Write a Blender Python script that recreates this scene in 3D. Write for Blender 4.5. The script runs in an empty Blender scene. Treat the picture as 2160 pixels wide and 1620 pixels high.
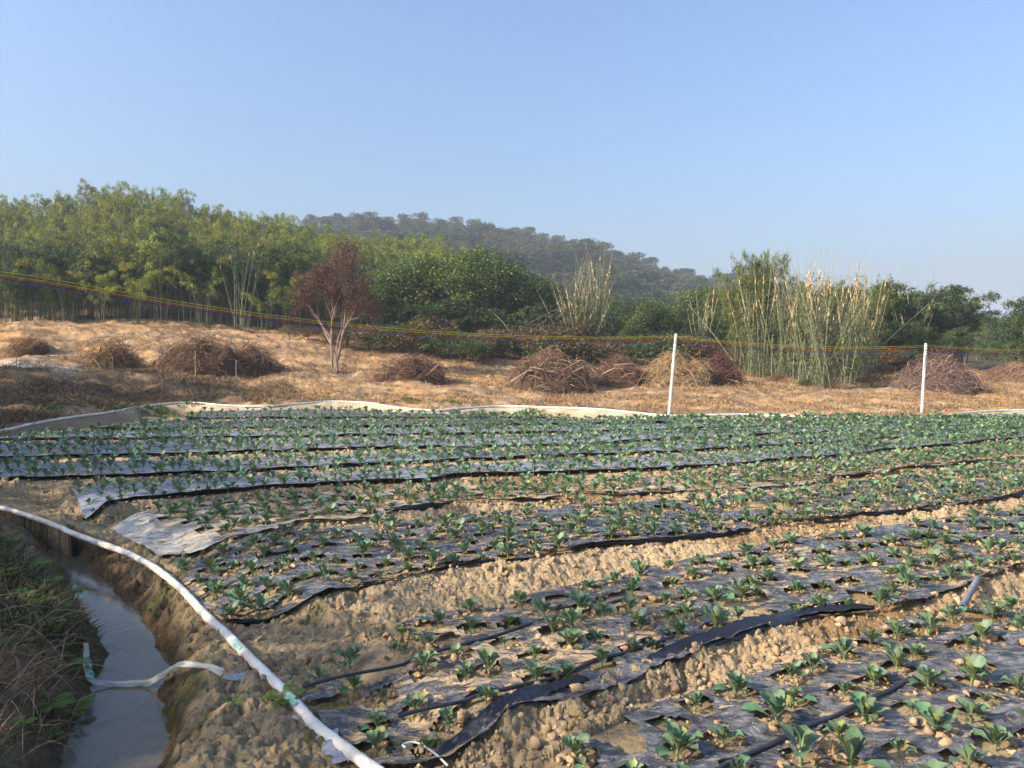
import bpy, math, random
import numpy as np
from math import radians as R, sin, cos, pi, sqrt

random.seed(7)
rng = np.random.default_rng(7)
S = bpy.context.scene
COL = S.collection

# ------------------------------------------------------------ camera, sky, sun, exposure
FPX = 1622.0          # focal length in photo pixels (photo 2160 x 1620)
HOR = 745.0           # row of the eye level
HC = 2.0              # eye height above the field
PITCH = math.atan((810 - HOR) / FPX)
cam_d = bpy.data.cameras.new('camera'); cam = bpy.data.objects.new('camera', cam_d)
COL.objects.link(cam); S.camera = cam
cam_d.sensor_width = 36.0; cam_d.lens = 36.0 * FPX / 2160.0
cam_d.clip_start = 0.05; cam_d.clip_end = 20000
cam.location = (0, 0, HC); cam.rotation_euler = (pi / 2 - PITCH, 0, 0)

SUN_EL = 30.0
SUN_DIR = np.array([0.93, 0.36])       # horizontal travel direction of the light
SUN_DIR /= np.linalg.norm(SUN_DIR)
W = bpy.data.worlds.new("World"); S.world = W; W.use_nodes = True
nt = W.node_tree
bg = nt.nodes['Background']; sky = nt.nodes.new('ShaderNodeTexSky')
sky.sky_type = 'NISHITA'; sky.sun_disc = False
sky.sun_elevation = R(SUN_EL)
# compass position of the sun (opposite of the travel direction); Nishita: rotation 0 = +Y, clockwise
sky.sun_rotation = math.atan2(-SUN_DIR[0], -SUN_DIR[1])
sky.altitude = 0; sky.air_density = 1.25; sky.dust_density = 6; sky.ozone_density = 6.5
nt.links.new(sky.outputs[0], bg.inputs[0]); bg.inputs[1].default_value = 0.14
sd = bpy.data.lights.new('sun', 'SUN'); sun = bpy.data.objects.new('sun', sd); COL.objects.link(sun)
sd.energy = 4.1; sd.angle = R(0.6); sd.color = (1.0, 0.84, 0.64)
from mathutils import Vector
sv = Vector((SUN_DIR[0] * cos(R(SUN_EL)), SUN_DIR[1] * cos(R(SUN_EL)), -sin(R(SUN_EL))))
sun.rotation_euler = sv.to_track_quat('-Z', 'Y').to_euler()
S.view_settings.view_transform = 'Standard'; S.view_settings.look = 'None'
S.view_settings.exposure = 1.08; S.view_settings.gamma = 1.0
S.cycles.max_bounces = 5; S.cycles.transparent_max_bounces = 6
S.cycles.volume_bounces = 0

# ------------------------------------------------------------ pixel helpers (photo pixels -> world)
def ray(px, py):
    dx = (np.asarray(px, float) - 1080) / FPX; dy = (810 - np.asarray(py, float)) / FPX
    return dx, cos(PITCH) + sin(PITCH) * dy, -sin(PITCH) + cos(PITCH) * dy
def on_plane(px, py, z):
    a, b, c = ray(px, py); t = (z - HC) / c
    return np.stack([a * t, b * t, np.full_like(a * t, z)], -1)
def at_depth(px, py, Y):
    a, b, c = ray(px, py); t = Y / b
    return np.array([a * t, Y, HC + c * t])
def colx(px, Y):
    return (px - 1080) / FPX * Y
def pl(pts, z=0.0):
    p = np.array(pts, float); return on_plane(p[:, 0], p[:, 1], z)

# ------------------------------------------------------------ numpy noise
def _h(ix, iy, s):
    n = (ix.astype(np.int64) * 374761393 + iy.astype(np.int64) * 668265263 + s * 1442695041) & 0xffffffff
    n = ((n ^ (n >> 13)) * 1274126177) & 0xffffffff
    n = (n ^ (n >> 16)) & 0xffffffff
    n = (n * 2246822519) & 0xffffffff
    return ((n ^ (n >> 15)) & 0xffffff) / float(0xffffff)
def vn(x, y, s=0):
    ix = np.floor(x); iy = np.floor(y); fx = x - ix; fy = y - iy
    fx = fx * fx * (3 - 2 * fx); fy = fy * fy * (3 - 2 * fy)
    a = _h(ix, iy, s); b = _h(ix + 1, iy, s); c = _h(ix, iy + 1, s); d = _h(ix + 1, iy + 1, s)
    return (a + (b - a) * fx) * (1 - fy) + (c + (d - c) * fx) * fy
def fbm(x, y, o=4, s=0):
    r = 0; a = .5; t = 0
    for i in range(o):
        r = r + a * vn(x, y, s + i * 17); t += a; a *= .5; x = x * 2.03 + 7.1; y = y * 2.03 - 3.7
    return r / t
def lumps(x, y, s=0):
    """rounded clods: 0..1 dome height of the tallest of the neighbouring cells"""
    wx = (fbm(x * 1.3, y * 1.3, 3, s + 50) - .5) * 1.1; wy = (fbm(x * 1.3, y * 1.3, 3, s + 60) - .5) * 1.1
    x = x + wx; y = y + wy
    ix = np.floor(x); iy = np.floor(y); best = np.zeros_like(x)
    for i in (-1, 0, 1):
        for j in (-1, 0, 1):
            cx = ix + i; cy = iy + j
            px = cx + .15 + .7 * _h(cx, cy, s); py = cy + .15 + .7 * _h(cx, cy, s + 5)
            r = .35 + .55 * _h(cx, cy, s + 9)
            d = ((x - px) ** 2 + (y - py) ** 2) / (r * r)
            best = np.maximum(best, r * np.sqrt(np.clip(1 - d, 0, 1)))
    return best
def ss(a, b, x):
    t = np.clip((x - a) / (b - a), 0, 1); return t * t * (3 - 2 * t)
def poly_sd(x, y, P):
    """signed distance to polygon (negative inside)"""
    n = len(P); d = np.full(x.shape, 1e9); ins = np.zeros(x.shape, bool)
    for i in range(n):
        ax, ay = P[i]; bx, by = P[(i + 1) % n]
        ex, ey = bx - ax, by - ay; L = ex * ex + ey * ey + 1e-12
        t = np.clip(((x - ax) * ex + (y - ay) * ey) / L, 0, 1)
        d = np.minimum(d, (x - ax - t * ex) ** 2 + (y - ay - t * ey) ** 2)
        c = ((ay > y) != (by > y))
        if abs(by - ay) > 1e-9:
            ins ^= c & (x < (bx - ax) * (y - ay) / (by - ay) + ax)
    d = np.sqrt(d); return np.where(ins, -d, d)
def line_d(x, y, P):
    d = np.full(x.shape, 1e9)
    for i in range(len(P) - 1):
        ax, ay = P[i][:2]; bx, by = P[i + 1][:2]
        ex, ey = bx - ax, by - ay; L = ex * ex + ey * ey + 1e-12
        t = np.clip(((x - ax) * ex + (y - ay) * ey) / L, 0, 1)
        d = np.minimum(d, (x - ax - t * ex) ** 2 + (y - ay - t * ey) ** 2)
    return np.sqrt(d)

# ------------------------------------------------------------ layout of the field (traced, unprojected to the ground)
ZB = 0.12                 # height of the planting beds
BEDS_PX = [
 (None, [(1040,1640),(1180,1590),(1300,1535),(1400,1500),(1520,1465),(1640,1425),(1750,1385),(1860,1345),(1960,1315),(2100,1290),(2300,1250)]),
 ([(705,1592),(777,1580),(913,1557),(1013,1520),(1103,1480),(1237,1447),(1353,1403),(1440,1373),(1607,1327),(1707,1313),(1840,1293),(1950,1262),(2060,1228),(2160,1200),(2300,1160)],
  [(560,1420),(640,1393),(720,1365),(800,1345),(890,1313),(1100,1272),(1230,1240),(1420,1195),(1640,1150),(1860,1118),(2160,1082),(2300,1062)]),
 ([(430,1295),(560,1278),(780,1240),(1000,1197),(1100,1187),(1290,1150),(1500,1130),(1700,1108),(1950,1080),(2160,1045),(2300,1025)],
  [(340,1182),(500,1153),(640,1125),(780,1112),(900,1100),(1013,1092),(1187,1072),(1353,1065),(1440,1061),(1700,1035),(1950,1003),(2160,978),(2300,962)]),
 ([(335,1153),(420,1147),(533,1125),(617,1103),(720,1096),(843,1080),(927,1073),(970,1063),(1137,1058),(1237,1047),(1440,1046),(1700,1020),(1900,993),(2160,965),(2300,950)],
  [(235,1100),(300,1086),(420,1068),(560,1054),(720,1043),(900,1035),(1000,1027),(1153,1018),(1353,1008),(1537,997),(1640,985),(1857,965),(2160,940),(2300,925)]),
 ([(180,1085),(233,1067),(287,1057),(433,1048),(567,1033),(720,1027),(830,1022),(903,1020),(953,1010),(1153,1005),(1353,997),(1537,986),(1640,975),(1773,967),(1857,955),(1973,945),(2160,927),(2300,916)],
  [(150,1030),(300,1020),(567,1005),(720,996),(953,984),(1153,975),(1440,964),(1640,950),(1857,935),(2160,912),(2300,903)]),
 ([(-60,1022),(150,1013),(433,1003),(720,988),(953,976),(1153,968),(1440,957),(1640,944),(1857,930),(2160,907),(2300,899)],
  [(-60,982),(200,976),(400,971),(720,961),(953,955),(1187,949),(1440,935),(1857,915),(2160,899),(2300,894)]),
 ([(-60,972),(200,967),(400,962),(720,952),(953,947),(1187,942),(1440,928),(1857,910),(2160,895),(2300,890)],
  [(-60,936),(200,934),(720,928),(1187,919),(1440,912),(1857,899),(2160,888),(2300,886)]),
 ([(-60,931),(200,930),(720,923),(1187,915),(1440,908),(1857,896),(2160,886)],
  [(100,916),(300,913),(720,907),(1187,900),(1440,896),(1857,890),(2160,883)]),
 ([(180,910),(720,904),(1187,897),(1440,893),(1857,888)],
  [(330,890),(720,887),(1187,886),(1440,886),(1857,885)]),
 ([(380,886),(720,884),(1100,884),(1200,884)],
  [(430,872),(560,869),(720,867),(900,876),(1150,881)]),
]
SIDE = [.42, .62, .80, .45, .34, .30, .28, .25, .25, .25]
def resample(P, n, key=None):
    P = np.asarray(P, float); d = np.r_[0, np.cumsum(np.linalg.norm(np.diff(P[:, :2], axis=0), axis=1))]
    t = np.linspace(0, d[-1], n) if key is None else key * d[-1]
    return np.stack([np.interp(t, d, P[:, k]) for k in range(P.shape[1])], -1)
BEDS = []
for F, B in BEDS_PX:
    b = pl(B, ZB)
    f = pl(F, ZB) if F else b + np.array([0.76, -1.36, 0])
    BEDS.append((f[:, :2], b[:, :2]))
BPOLY = [np.vstack([f, b[::-1]]) for f, b in BEDS]

ZW = -0.25                # water level
SH_L = pl([(-60,1105),(40,1125),(88,1150),(130,1210),(165,1270),(198,1330),(222,1385),(200,1440),(180,1500),(150,1570),(140,1620)], ZW)[:, :2]
SH_R = pl([(60,1085),(110,1120),(150,1160),(225,1225),(290,1285),(335,1340),(362,1400),(358,1460),(350,1520),(358,1620)], ZW)[:, :2]
DITCH = np.vstack([[(-11, 12.6)], SH_L, [(-1.9, 2.5), (-1.6, -4)], [(-1.1, -4), (-1.5, 2.5)], SH_R[::-1], [(-10, 13.3)]])
HOSE_PX = [(-80,1052),(0,1066),(80,1090),(165,1122),(265,1157),(340,1198),(385,1235),(425,1277),(500,1352),(600,1450),(700,1546),(760,1590),(815,1628),(900,1690)]
HOSE = pl(HOSE_PX, 0.06)
FAR_PX = [(-90,926),(0,913),(60,903),(130,893),(220,879),(310,864),(390,858),(470,861),(560,862),(630,858),(700,854),(760,855),(840,864),(920,869),(990,865),(1050,862),(1150,864),(1250,867),(1330,873),(1410,879),(1500,878),(1560,877),(1640,879),(1740,884)]
FARH = pl(FAR_PX, 0.16)
FAR2 = pl([(1975,884),(2010,878),(2060,873),(2120,870),(2200,869),(2280,868)], 0.16)
EDGE = np.vstack([FARH[:, :2], pl([(1850,884)], .16)[:, :2], FAR2[:, :2]])   # the pale ridge behind the field

# far terrain: height by column (X/Y as photo column) and depth Y
TY = np.array([18, 22, 26, 30, 35, 40, 45, 50, 60, 80, 95, 120, 160, 220, 280, 360, 600, 6000], float)
TC = np.array([-700, 0, 300, 600, 800, 950, 1200, 1500, 1800, 2160, 2700], float)
TT = np.array([
 [.0, .35, 1.30, 1.45, 1.9, 2.9, 3.6, 4.1, 6.0, 11, 13, 12, 10, 14, 20, 18, 10, 0],
 [.0, .30, 1.30, 1.40, 1.9, 2.8, 3.5, 4.0, 6.0, 11, 13, 12, 10, 14, 20, 18, 10, 0],
 [.0, .0, .10, 1.10, 1.28, 2.2, 3.5, 3.9, 6.0, 12, 15, 14, 12, 20, 32, 28, 10, 0],
 [.0, .0, .05, .25, 1.05, 1.4, 2.6, 3.4, 5.0, 9, 11.5, 11, 12, 26, 44, 38, 10, 0],
 [.0, .0, .05, .15, .62, 1.1, 1.8, 2.6, 3.8, 7, 8.5, 8, 12, 28, 44, 38, 10, 0],
 [.0, .0, .05, .15, .50, 1.0, 1.5, 2.2, 3.2, 5, 5.5, 6, 11, 28, 42, 36, 10, 0],
 [.0, .0, .05, .10, .28, .8, 1.2, 1.7, 2.2, 2.6, 3, 4, 9, 24, 35, 30, 10, 0],
 [.0, .0, .05, .10, .30, .7, 1.05, 1.4, 1.9, 2.2, 2.5, 3, 6, 14, 22, 20, 8, 0],
 [.0, .0, .05, .10, .22, .55, .9, 1.2, 1.5, 1.8, 2, 2.2, 4, 8, 12, 12, 6, 0],
 [.0, .0, .05, .10, .25, .4, .6, .8, 1.0, 1.2, 1.2, 1.2, 1.5, 3, 5, 6, 4, 0],
 [.0, .0, .05, .10, .25, .4, .6, .8, 1.0, 1.2, 1.2, 1.2, 1.5, 3, 5, 6, 4, 0]])
def far_z(x, y):
    yy = np.maximum(y, 1.0); c = np.clip(x / yy * FPX + 1080, TC[0], TC[-1])
    ci = np.clip(np.searchsorted(TC, c) - 1, 0, len(TC) - 2); ri = np.clip(np.searchsorted(TY, y) - 1, 0, len(TY) - 2)
    u = (c - TC[ci]) / (TC[ci + 1] - TC[ci]); v = np.clip((y - TY[ri]) / (TY[ri + 1] - TY[ri]), 0, 1)
    v = v * .45 + .55 * v * v * (3 - 2 * v); u = u * u * (3 - 2 * u)
    z = (TT[ci, ri] * (1 - u) + TT[ci + 1, ri] * u) * (1 - v) + (TT[ci, ri + 1] * (1 - u) + TT[ci + 1, ri + 1] * u) * v
    return np.where(y < 18, 0, z)

def edge_side(x, y):
    """>0 beyond the hose ridge (back land), <0 on the field side, in metres of depth"""
    o = np.argsort(EDGE[:, 0] / EDGE[:, 1]); a = (EDGE[:, 0] / EDGE[:, 1])[o]; r = np.hypot(EDGE[:, 0], EDGE[:, 1])[o]
    return np.hypot(x, y) - np.interp(x / np.maximum(y, .5), a, r)

def G(x, y, detail=True, info=False):
    """ground height"""
    x = np.asarray(x, float); y = np.asarray(y, float)
    shp = x.shape; x = x.ravel(); y = y.ravel()
    z = far_z(x, y)
    near = (y < 32) & (y > -6) & (np.abs(x) < 30)
    bedm = np.zeros_like(x); sidem = np.zeros_like(x); dmin = np.full_like(x, 9.)
    nx, ny = x[near], y[near]
    bh = np.zeros_like(nx); sdm = np.full_like(nx, 9.)
    for k, P in enumerate(BPOLY):
        d = poly_sd(nx, ny, P)
        w = SIDE[k]; jag = (fbm(nx * 2.2, ny * 2.2, 3, 40) - .5) * .20
        bh = np.maximum(bh, 1 - ss(0.0, w, d + jag * .6)); sdm = np.minimum(sdm, d)
    fld = np.zeros_like(nx); es = edge_side(nx, ny)
    fld = 1 - ss(-1.0, 0.2, es)
    zf = -.07 + (ZB + .07) * bh
    dd = poly_sd(nx, ny, DITCH); dh = line_d(nx, ny, HOSE)
    bh = bh * np.where(ny < 10.6, ss(.05, .75, dh), 1)
    zf = -.07 + (ZB + .07) * bh
    # near strip along the hose is level at 0
    lvl = 1 - ss(.25, .9, dh); left = ss(0.0, .35, dd) * 0
    zf = zf * (1 - lvl * (1 - bh)) + 0.0 * lvl * (1 - bh)
    # side of the ditch: left bank is higher
    cx = np.interp(ny, *(lambda a: (a[np.argsort(a[:, 1]), 1], a[np.argsort(a[:, 1]), 0]))((SH_L + SH_L) / 2)) + .25
    isl = nx < cx
    hx = np.interp(ny, HOSE[np.argsort(HOSE[:, 1]), 1], HOSE[np.argsort(HOSE[:, 1]), 0])
    west = (nx < hx) & (ny < 10.5)
    zf = np.where(west, 0.0, zf)
    jd = (fbm(nx * 2.2, ny * 2.2, 4, 90) - .5) * .16 + (fbm(nx * 9, ny * 9, 3, 91) - .5) * .05
    wR = .30 + .22 * ss(4.8, 7.5, ny)
    dj = dd + jd * (dd > -.3)
    dip = ZW + np.clip(dj * 1.6, -.22, 0)
    tr = np.clip(dj / wR, 0, 1); zr = np.where(dj < 0, dip, ZW * (1 - (1 - (1 - tr) ** 1.7)))
    tl = np.clip(dj / .42, 0, 1); zl = np.where(dj < 0, dip, ZW + (.04 - ZW) * (1 - (1 - tl) ** 1.6)) + .26 * ss(.3, 1.6, dd) * ss(9.5, 6.5, ny)
    ditch_on = (ny < 13.2) & (dd < 3.0) & (nx < hx + .2)
    zf = np.where(ditch_on & ~isl, np.minimum(zf, zr), zf)
    zf = np.where(isl & (ny < 12) & west, zl, zf)
    zf = zf * fld + (.17 * np.exp(-(es / .55) ** 2))
    zn = z[near] * np.where(isl & west, 0, 1) + zf
    if detail:
        rough_bed = np.clip(bh, 0, 1) * (sdm < 0.02)
        lw = np.where(rough_bed > .5, .12, 1.0) * np.clip(fld, .3, 1)
        side = np.exp(-((sdm - .16) / .22) ** 2)
        amp = (.040 + .034 * side)
        L1 = lumps(nx * 6.5, ny * 6.5, 3); L2 = lumps(nx * 14, ny * 14, 11); L3 = lumps(nx * 30, ny * 30, 21)
        patch = .35 + .9 * fbm(nx * 1.3, ny * 1.3, 3, 61)
        zn = zn + lw * patch * amp * (L1 * .75 + L2 * .6 + L3 * .36 + (fbm(nx * 9, ny * 9, 4, 55) - .5) * 1.0 - .45)
        zn = zn + (fbm(nx * 1.1, ny * 1.1, 3, 71) - .5) * .06 * np.where(rough_bed > .5, .3, 1)
        # crumbling ditch banks
        bk = (np.abs(dd - .12) < .5) & (ny < 13) & (nx < hx + .2)
        zn = zn + np.where(bk, (fbm(nx * 5, ny * 5, 4, 33) - .5) * .16 + (L2 - .3) * .04, 0) * np.exp(-((dd - .15) / .3) ** 2)
    z[near] = zn
    bedm[near] = bh; dmin[near] = sdm
    if detail:
        fr = ss(19, 24, y) * ss(-.3, 1.5, edge_side(x, y))
        z = z + fr * ((fbm(x * .35, y * .35, 4, 5) - .5) * .55 + (fbm(x * 1.3, y * 1.3, 6, 6) - .5) * .34 + lumps(x * 4.5, y * 4.5, 18) * .05 - .35 * np.clip(fbm(x * .55, y * .9, 4, 15) - .55, 0, 1) * 3 * ss(850, 500, x / np.maximum(y, 1) * FPX + 1080))
        z = z + ss(60, 120, y) * (fbm(x * .03, y * .03, 3, 9) - .5) * 3
    if info:
        dz = np.full_like(x, 9.); dz[near] = dd
        fz = np.zeros_like(x); fz[near] = fld
        ll = np.zeros_like(x); ll[near] = (isl & west)
        return z.reshape(shp), bedm.reshape(shp), dmin.reshape(shp), dz.reshape(shp), fz.reshape(shp), ll.reshape(shp)
    return z.reshape(shp)
def g1(x, y, detail=True): return float(G(np.array([x]), np.array([y]), detail)[0])

# ------------------------------------------------------------ mesh / object helpers
def mesh_np(name, V, F, mat=None, col=None, smooth=False, attrs=None):
    me = bpy.data.meshes.new(name); V = np.asarray(V, np.float32); F = np.asarray(F, np.int32)
    n, k = F.shape
    me.vertices.add(len(V)); me.vertices.foreach_set('co', V.ravel())
    me.loops.add(n * k); me.loops.foreach_set('vertex_index', F.ravel())
    me.polygons.add(n); me.polygons.foreach_set('loop_start', np.arange(0, n * k, k, dtype=np.int32))
    try: me.polygons.foreach_set('loop_total', np.full(n, k, np.int32))
    except Exception: pass
    if smooth: me.polygons.foreach_set('use_smooth', np.ones(n, bool))
    me.update(calc_edges=True)
    if col is not None:
        a = me.color_attributes.new('Col', 'FLOAT_COLOR', 'POINT')
        c = np.ones((len(V), 4), np.float32); c[:, :3] = col; a.data.foreach_set('color', c.ravel())
    if mat: me.materials.append(mat)
    return me
def link(name, me, parent=None, loc=None):
    o = bpy.data.objects.new(name, me); COL.objects.link(o)
    if parent: o.parent = parent
    if loc is not None: o.location = loc
    return o
def tag(o, label=None, cat=None, group=None, kind=None):
    if label: o['label'] = label
    if cat: o['category'] = cat
    if group: o['group'] = group
    if kind: o['kind'] = kind
    return o
def empty(name, loc=(0, 0, 0), rz=0, sc=1):
    o = bpy.data.objects.new(name, None); COL.objects.link(o); o.location = loc; o.rotation_euler = (0, 0, rz)
    o.scale = (sc, sc, sc) if not hasattr(sc, '__len__') else sc
    o.empty_display_size = .2; return o
def copy_thing(src, loc, rz=0, sc=1, label=None, group=None, tilt=(0, 0)):
    c = src.copy(); COL.objects.link(c); c.location = loc; c.rotation_euler = (tilt[0], tilt[1], rz)
    c.scale = (sc, sc, sc) if not hasattr(sc, '__len__') else sc
    if label: c['label'] = label
    if group: c['group'] = group
    for ch in KIDS.get(src.name, []):
        d = ch.copy(); COL.objects.link(d); d.parent = c
    return c
KIDS = {}
def part(root, name, me):
    o = link(name, me, root); KIDS.setdefault(root.name, []).append(o); return o

class Geo:
    """collects quads / triangles (stored as quads with repeated index split later)"""
    def __init__(s): s.V = []; s.F = []; s.C = []; s.n = 0
    def add(s, V, F, C=None):
        V = np.asarray(V, float); F = np.asarray(F, int)
        s.V.append(V); s.F.append(F + s.n); s.n += len(V)
        if C is None: C = (1, 1, 1)
        C = np.asarray(C, float)
        s.C.append(np.broadcast_to(C, (len(V), 3)).copy())
    def mesh(s, name, mat, smooth=False, col=True):
        return mesh_np(name, np.vstack(s.V), np.vstack(s.F), mat, np.vstack(s.C) if col else None, smooth)
def tube(P, r, n=6, cap=False):
    P = np.asarray(P, float); m = len(P); r = np.broadcast_to(np.asarray(r, float), (m,))
    T = np.gradient(P, axis=0); T /= np.linalg.norm(T, axis=1)[:, None] + 1e-9
    up = np.array([0, 0, 1.]) if abs(T[0, 2]) < .9 else np.array([1., 0, 0])
    A = np.cross(T, up); A /= np.linalg.norm(A, axis=1)[:, None] + 1e-9; Bn = np.cross(T, A)
    a = np.linspace(0, 2 * pi, n, endpoint=False)
    V = P[:, None] + r[:, None, None] * (A[:, None] * np.cos(a)[None, :, None] + Bn[:, None] * np.sin(a)[None, :, None])
    V = V.reshape(-1, 3); F = []
    i = np.arange(m - 1)[:, None] * n; j = np.arange(n)[None]; j2 = (j + 1) % n
    F = np.stack([i + j, i + j2, i + n + j2, i + n + j], -1).reshape(-1, 4)
    if cap and n == 4 or cap:
        e = []
        for base in (0, (m - 1) * n):
            for k in range(1, n - 2, 2): e.append([base, base + k, base + k + 1, base + k + 2])
        F = np.vstack([F, e])
    return V, F
def smooth_line(P, n):
    P = np.asarray(P, float); d = np.r_[0, np.cumsum(np.linalg.norm(np.diff(P, axis=0), axis=1))]
    t = np.linspace(0, d[-1], n); m = np.gradient(P, d, axis=0); out = []
    i = np.clip(np.searchsorted(d, t) - 1, 0, len(P) - 2); h = (d[i + 1] - d[i])[:, None]; u = ((t - d[i]) / (d[i + 1] - d[i]))[:, None]
    return ((2*u**3 - 3*u**2 + 1) * P[i] + (u**3 - 2*u**2 + u) * h * m[i] + (-2*u**3 + 3*u**2) * P[i+1] + (u**3 - u**2) * h * m[i+1])
def leaf_quads(pos, dirs, side, L, Wd, droop=.15):
    """diamond leaves; pos (N,3), dirs (N,3) unit, side (N,3) unit; returns V,F"""
    N = len(pos); L = np.broadcast_to(L, (N,))[:, None]; Wd = np.broadcast_to(Wd, (N,))[:, None]
    a = pos; m = pos + dirs * L * .42; t = pos + dirs * L + np.array([0, 0, -1.]) * L * droop
    V = np.stack([a, m + side * Wd, t, m - side * Wd], 1).reshape(-1, 3)
    F = np.arange(N * 4).reshape(-1, 4); return V, F
def unit(v): return v / (np.linalg.norm(v, axis=-1, keepdims=True) + 1e-9)
def ico(sub):
    import bmesh
    bm = bmesh.new(); bmesh.ops.create_icosphere(bm, subdivisions=sub, radius=1)
    V = np.array([v.co[:] for v in bm.verts]); F = np.array([[v.index for v in f.verts] for f in bm.faces]); bm.free(); return V, F
def scatter(V, F, loc, rz, sc, tilt=None):
    """merged copies of one proto: loc (N,3), rz (N), sc (N) or (N,3)"""
    N = len(loc); c, s = np.cos(rz), np.sin(rz); sc = np.asarray(sc, float)
    if sc.ndim == 1: sc = np.repeat(sc[:, None], 3, 1)
    P = V[None] * sc[:, None]
    if tilt is not None:
        ct, st = np.cos(tilt)[:, None], np.sin(tilt)[:, None]
        y = P[..., 1] * ct - P[..., 2] * st; z = P[..., 1] * st + P[..., 2] * ct; P = np.stack([P[..., 0], y, z], -1)
    x = P[..., 0] * c[:, None] - P[..., 1] * s[:, None]; y = P[..., 0] * s[:, None] + P[..., 1] * c[:, None]
    P = np.stack([x, y, P[..., 2]], -1) + loc[:, None]
    FF = F[None] + (np.arange(N) * len(V))[:, None, None]
    return P.reshape(-1, 3), FF.reshape(-1, F.shape[1])

# ------------------------------------------------------------ materials
def mat(name, base=(.5, .5, .5), rough=.9, spec=.2, use_col=False, transl=0.0, nscale=None, namt=.3, bump=0.0, bscale=60., metal=0, coat=0, col2=None, coords='Object'):
    m = bpy.data.materials.new(name); m.use_nodes = True; t = m.node_tree; N = t.nodes; Lk = t.links
    p = N['Principled BSDF']; out = N['Material Output']
    p.inputs['Roughness'].default_value = rough; p.inputs['Specular IOR Level'].default_value = spec
    p.inputs['Metallic'].default_value = metal; p.inputs['Coat Weight'].default_value = coat
    if use_col:
        a = N.new('ShaderNodeAttribute'); a.attribute_name = 'Col'; c = a.outputs['Color']
    else:
        rgb = N.new('ShaderNodeRGB'); rgb.outputs[0].default_value = (*base, 1); c = rgb.outputs[0]
    tc = N.new('ShaderNodeTexCoord')
    if nscale:
        nz = N.new('ShaderNodeTexNoise'); nz.inputs['Scale'].default_value = nscale; nz.inputs['Detail'].default_value = 6
        Lk.new(tc.outputs[coords], nz.inputs['Vector'])
        mr = N.new('ShaderNodeMapRange'); mr.inputs['From Min'].default_value = .3; mr.inputs['From Max'].default_value = .7
        mr.inputs['To Min'].default_value = 0; mr.inputs['To Max'].default_value = 1; Lk.new(nz.outputs[0], mr.inputs[0])
        mx = N.new('ShaderNodeMix'); mx.data_type = 'RGBA'; mx.blend_type = 'MIX' if col2 else 'MULTIPLY'
        if col2:
            Lk.new(mr.outputs[0], mx.inputs[0]); Lk.new(c, mx.inputs[6]); mx.inputs[7].default_value = (*col2, 1)
        else:
            mx.inputs[0].default_value = 1; g = N.new('ShaderNodeMapRange'); Lk.new(mr.outputs[0], g.inputs[0])
            g.inputs['To Min'].default_value = 1 - namt; g.inputs['To Max'].default_value = 1 + namt
            cb = N.new('ShaderNodeCombineColor')
            for i in range(3): Lk.new(g.outputs[0], cb.inputs[i])
            Lk.new(c, mx.inputs[6]); Lk.new(cb.outputs[0], mx.inputs[7]); mx.clamp_result = False
        c = mx.outputs[2]
    Lk.new(c, p.inputs['Base Color'])
    if bump:
        b = N.new('ShaderNodeTexNoise'); b.inputs['Scale'].default_value = bscale; b.inputs['Detail'].default_value = 8; b.inputs['Roughness'].default_value = .65
        Lk.new(tc.outputs[coords], b.inputs['Vector'])
        bp = N.new('ShaderNodeBump'); bp.inputs['Strength'].default_value = 1; bp.inputs['Distance'].default_value = bump
        Lk.new(b.outputs[0], bp.inputs['Height']); Lk.new(bp.outputs[0], p.inputs['Normal'])
    if transl:
        tr = N.new('ShaderNodeBsdfTranslucent'); Lk.new(c, tr.inputs[0]); ms = N.new('ShaderNodeMixShader'); ms.inputs[0].default_value = transl
        Lk.new(p.outputs[0], ms.inputs[1]); Lk.new(tr.outputs[0], ms.inputs[2]); Lk.new(ms.outputs[0], out.inputs[0])
    return m
M_leaf = mat('foliage', use_col=True, rough=.6, spec=.25, transl=.22)
M_cab = mat('cabbage_leaf', use_col=True, rough=.5, spec=.45, transl=.15, nscale=25, namt=.18, bump=.004, bscale=40)
M_bark = mat('bark', use_col=True, rough=.9, nscale=14, namt=.3)
M_twig = mat('dry_twigs', use_col=True, rough=.95, spec=.1)
M_clod = mat('dry_clod', use_col=True, rough=1, spec=.05, nscale=22, namt=.28, bump=.02, bscale=45)
M_hose = mat('white_hose', base=(.78, .77, .74), rough=.45, spec=.4, nscale=6, col2=(.52, .47, .40), bump=.012, bscale=28)
M_green = mat('green_tape', base=(.05, .33, .24), rough=.45, nscale=30, col2=(.35, .55, .48), spec=.4)
M_pole = mat('concrete', base=(.62, .60, .56), rough=.85, nscale=6, namt=.18, bump=.004, bscale=60)
M_poly = mat('clear_plastic', base=(.62, .62, .58), rough=.3, spec=.5, transl=.45, nscale=9, namt=.15)

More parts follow.
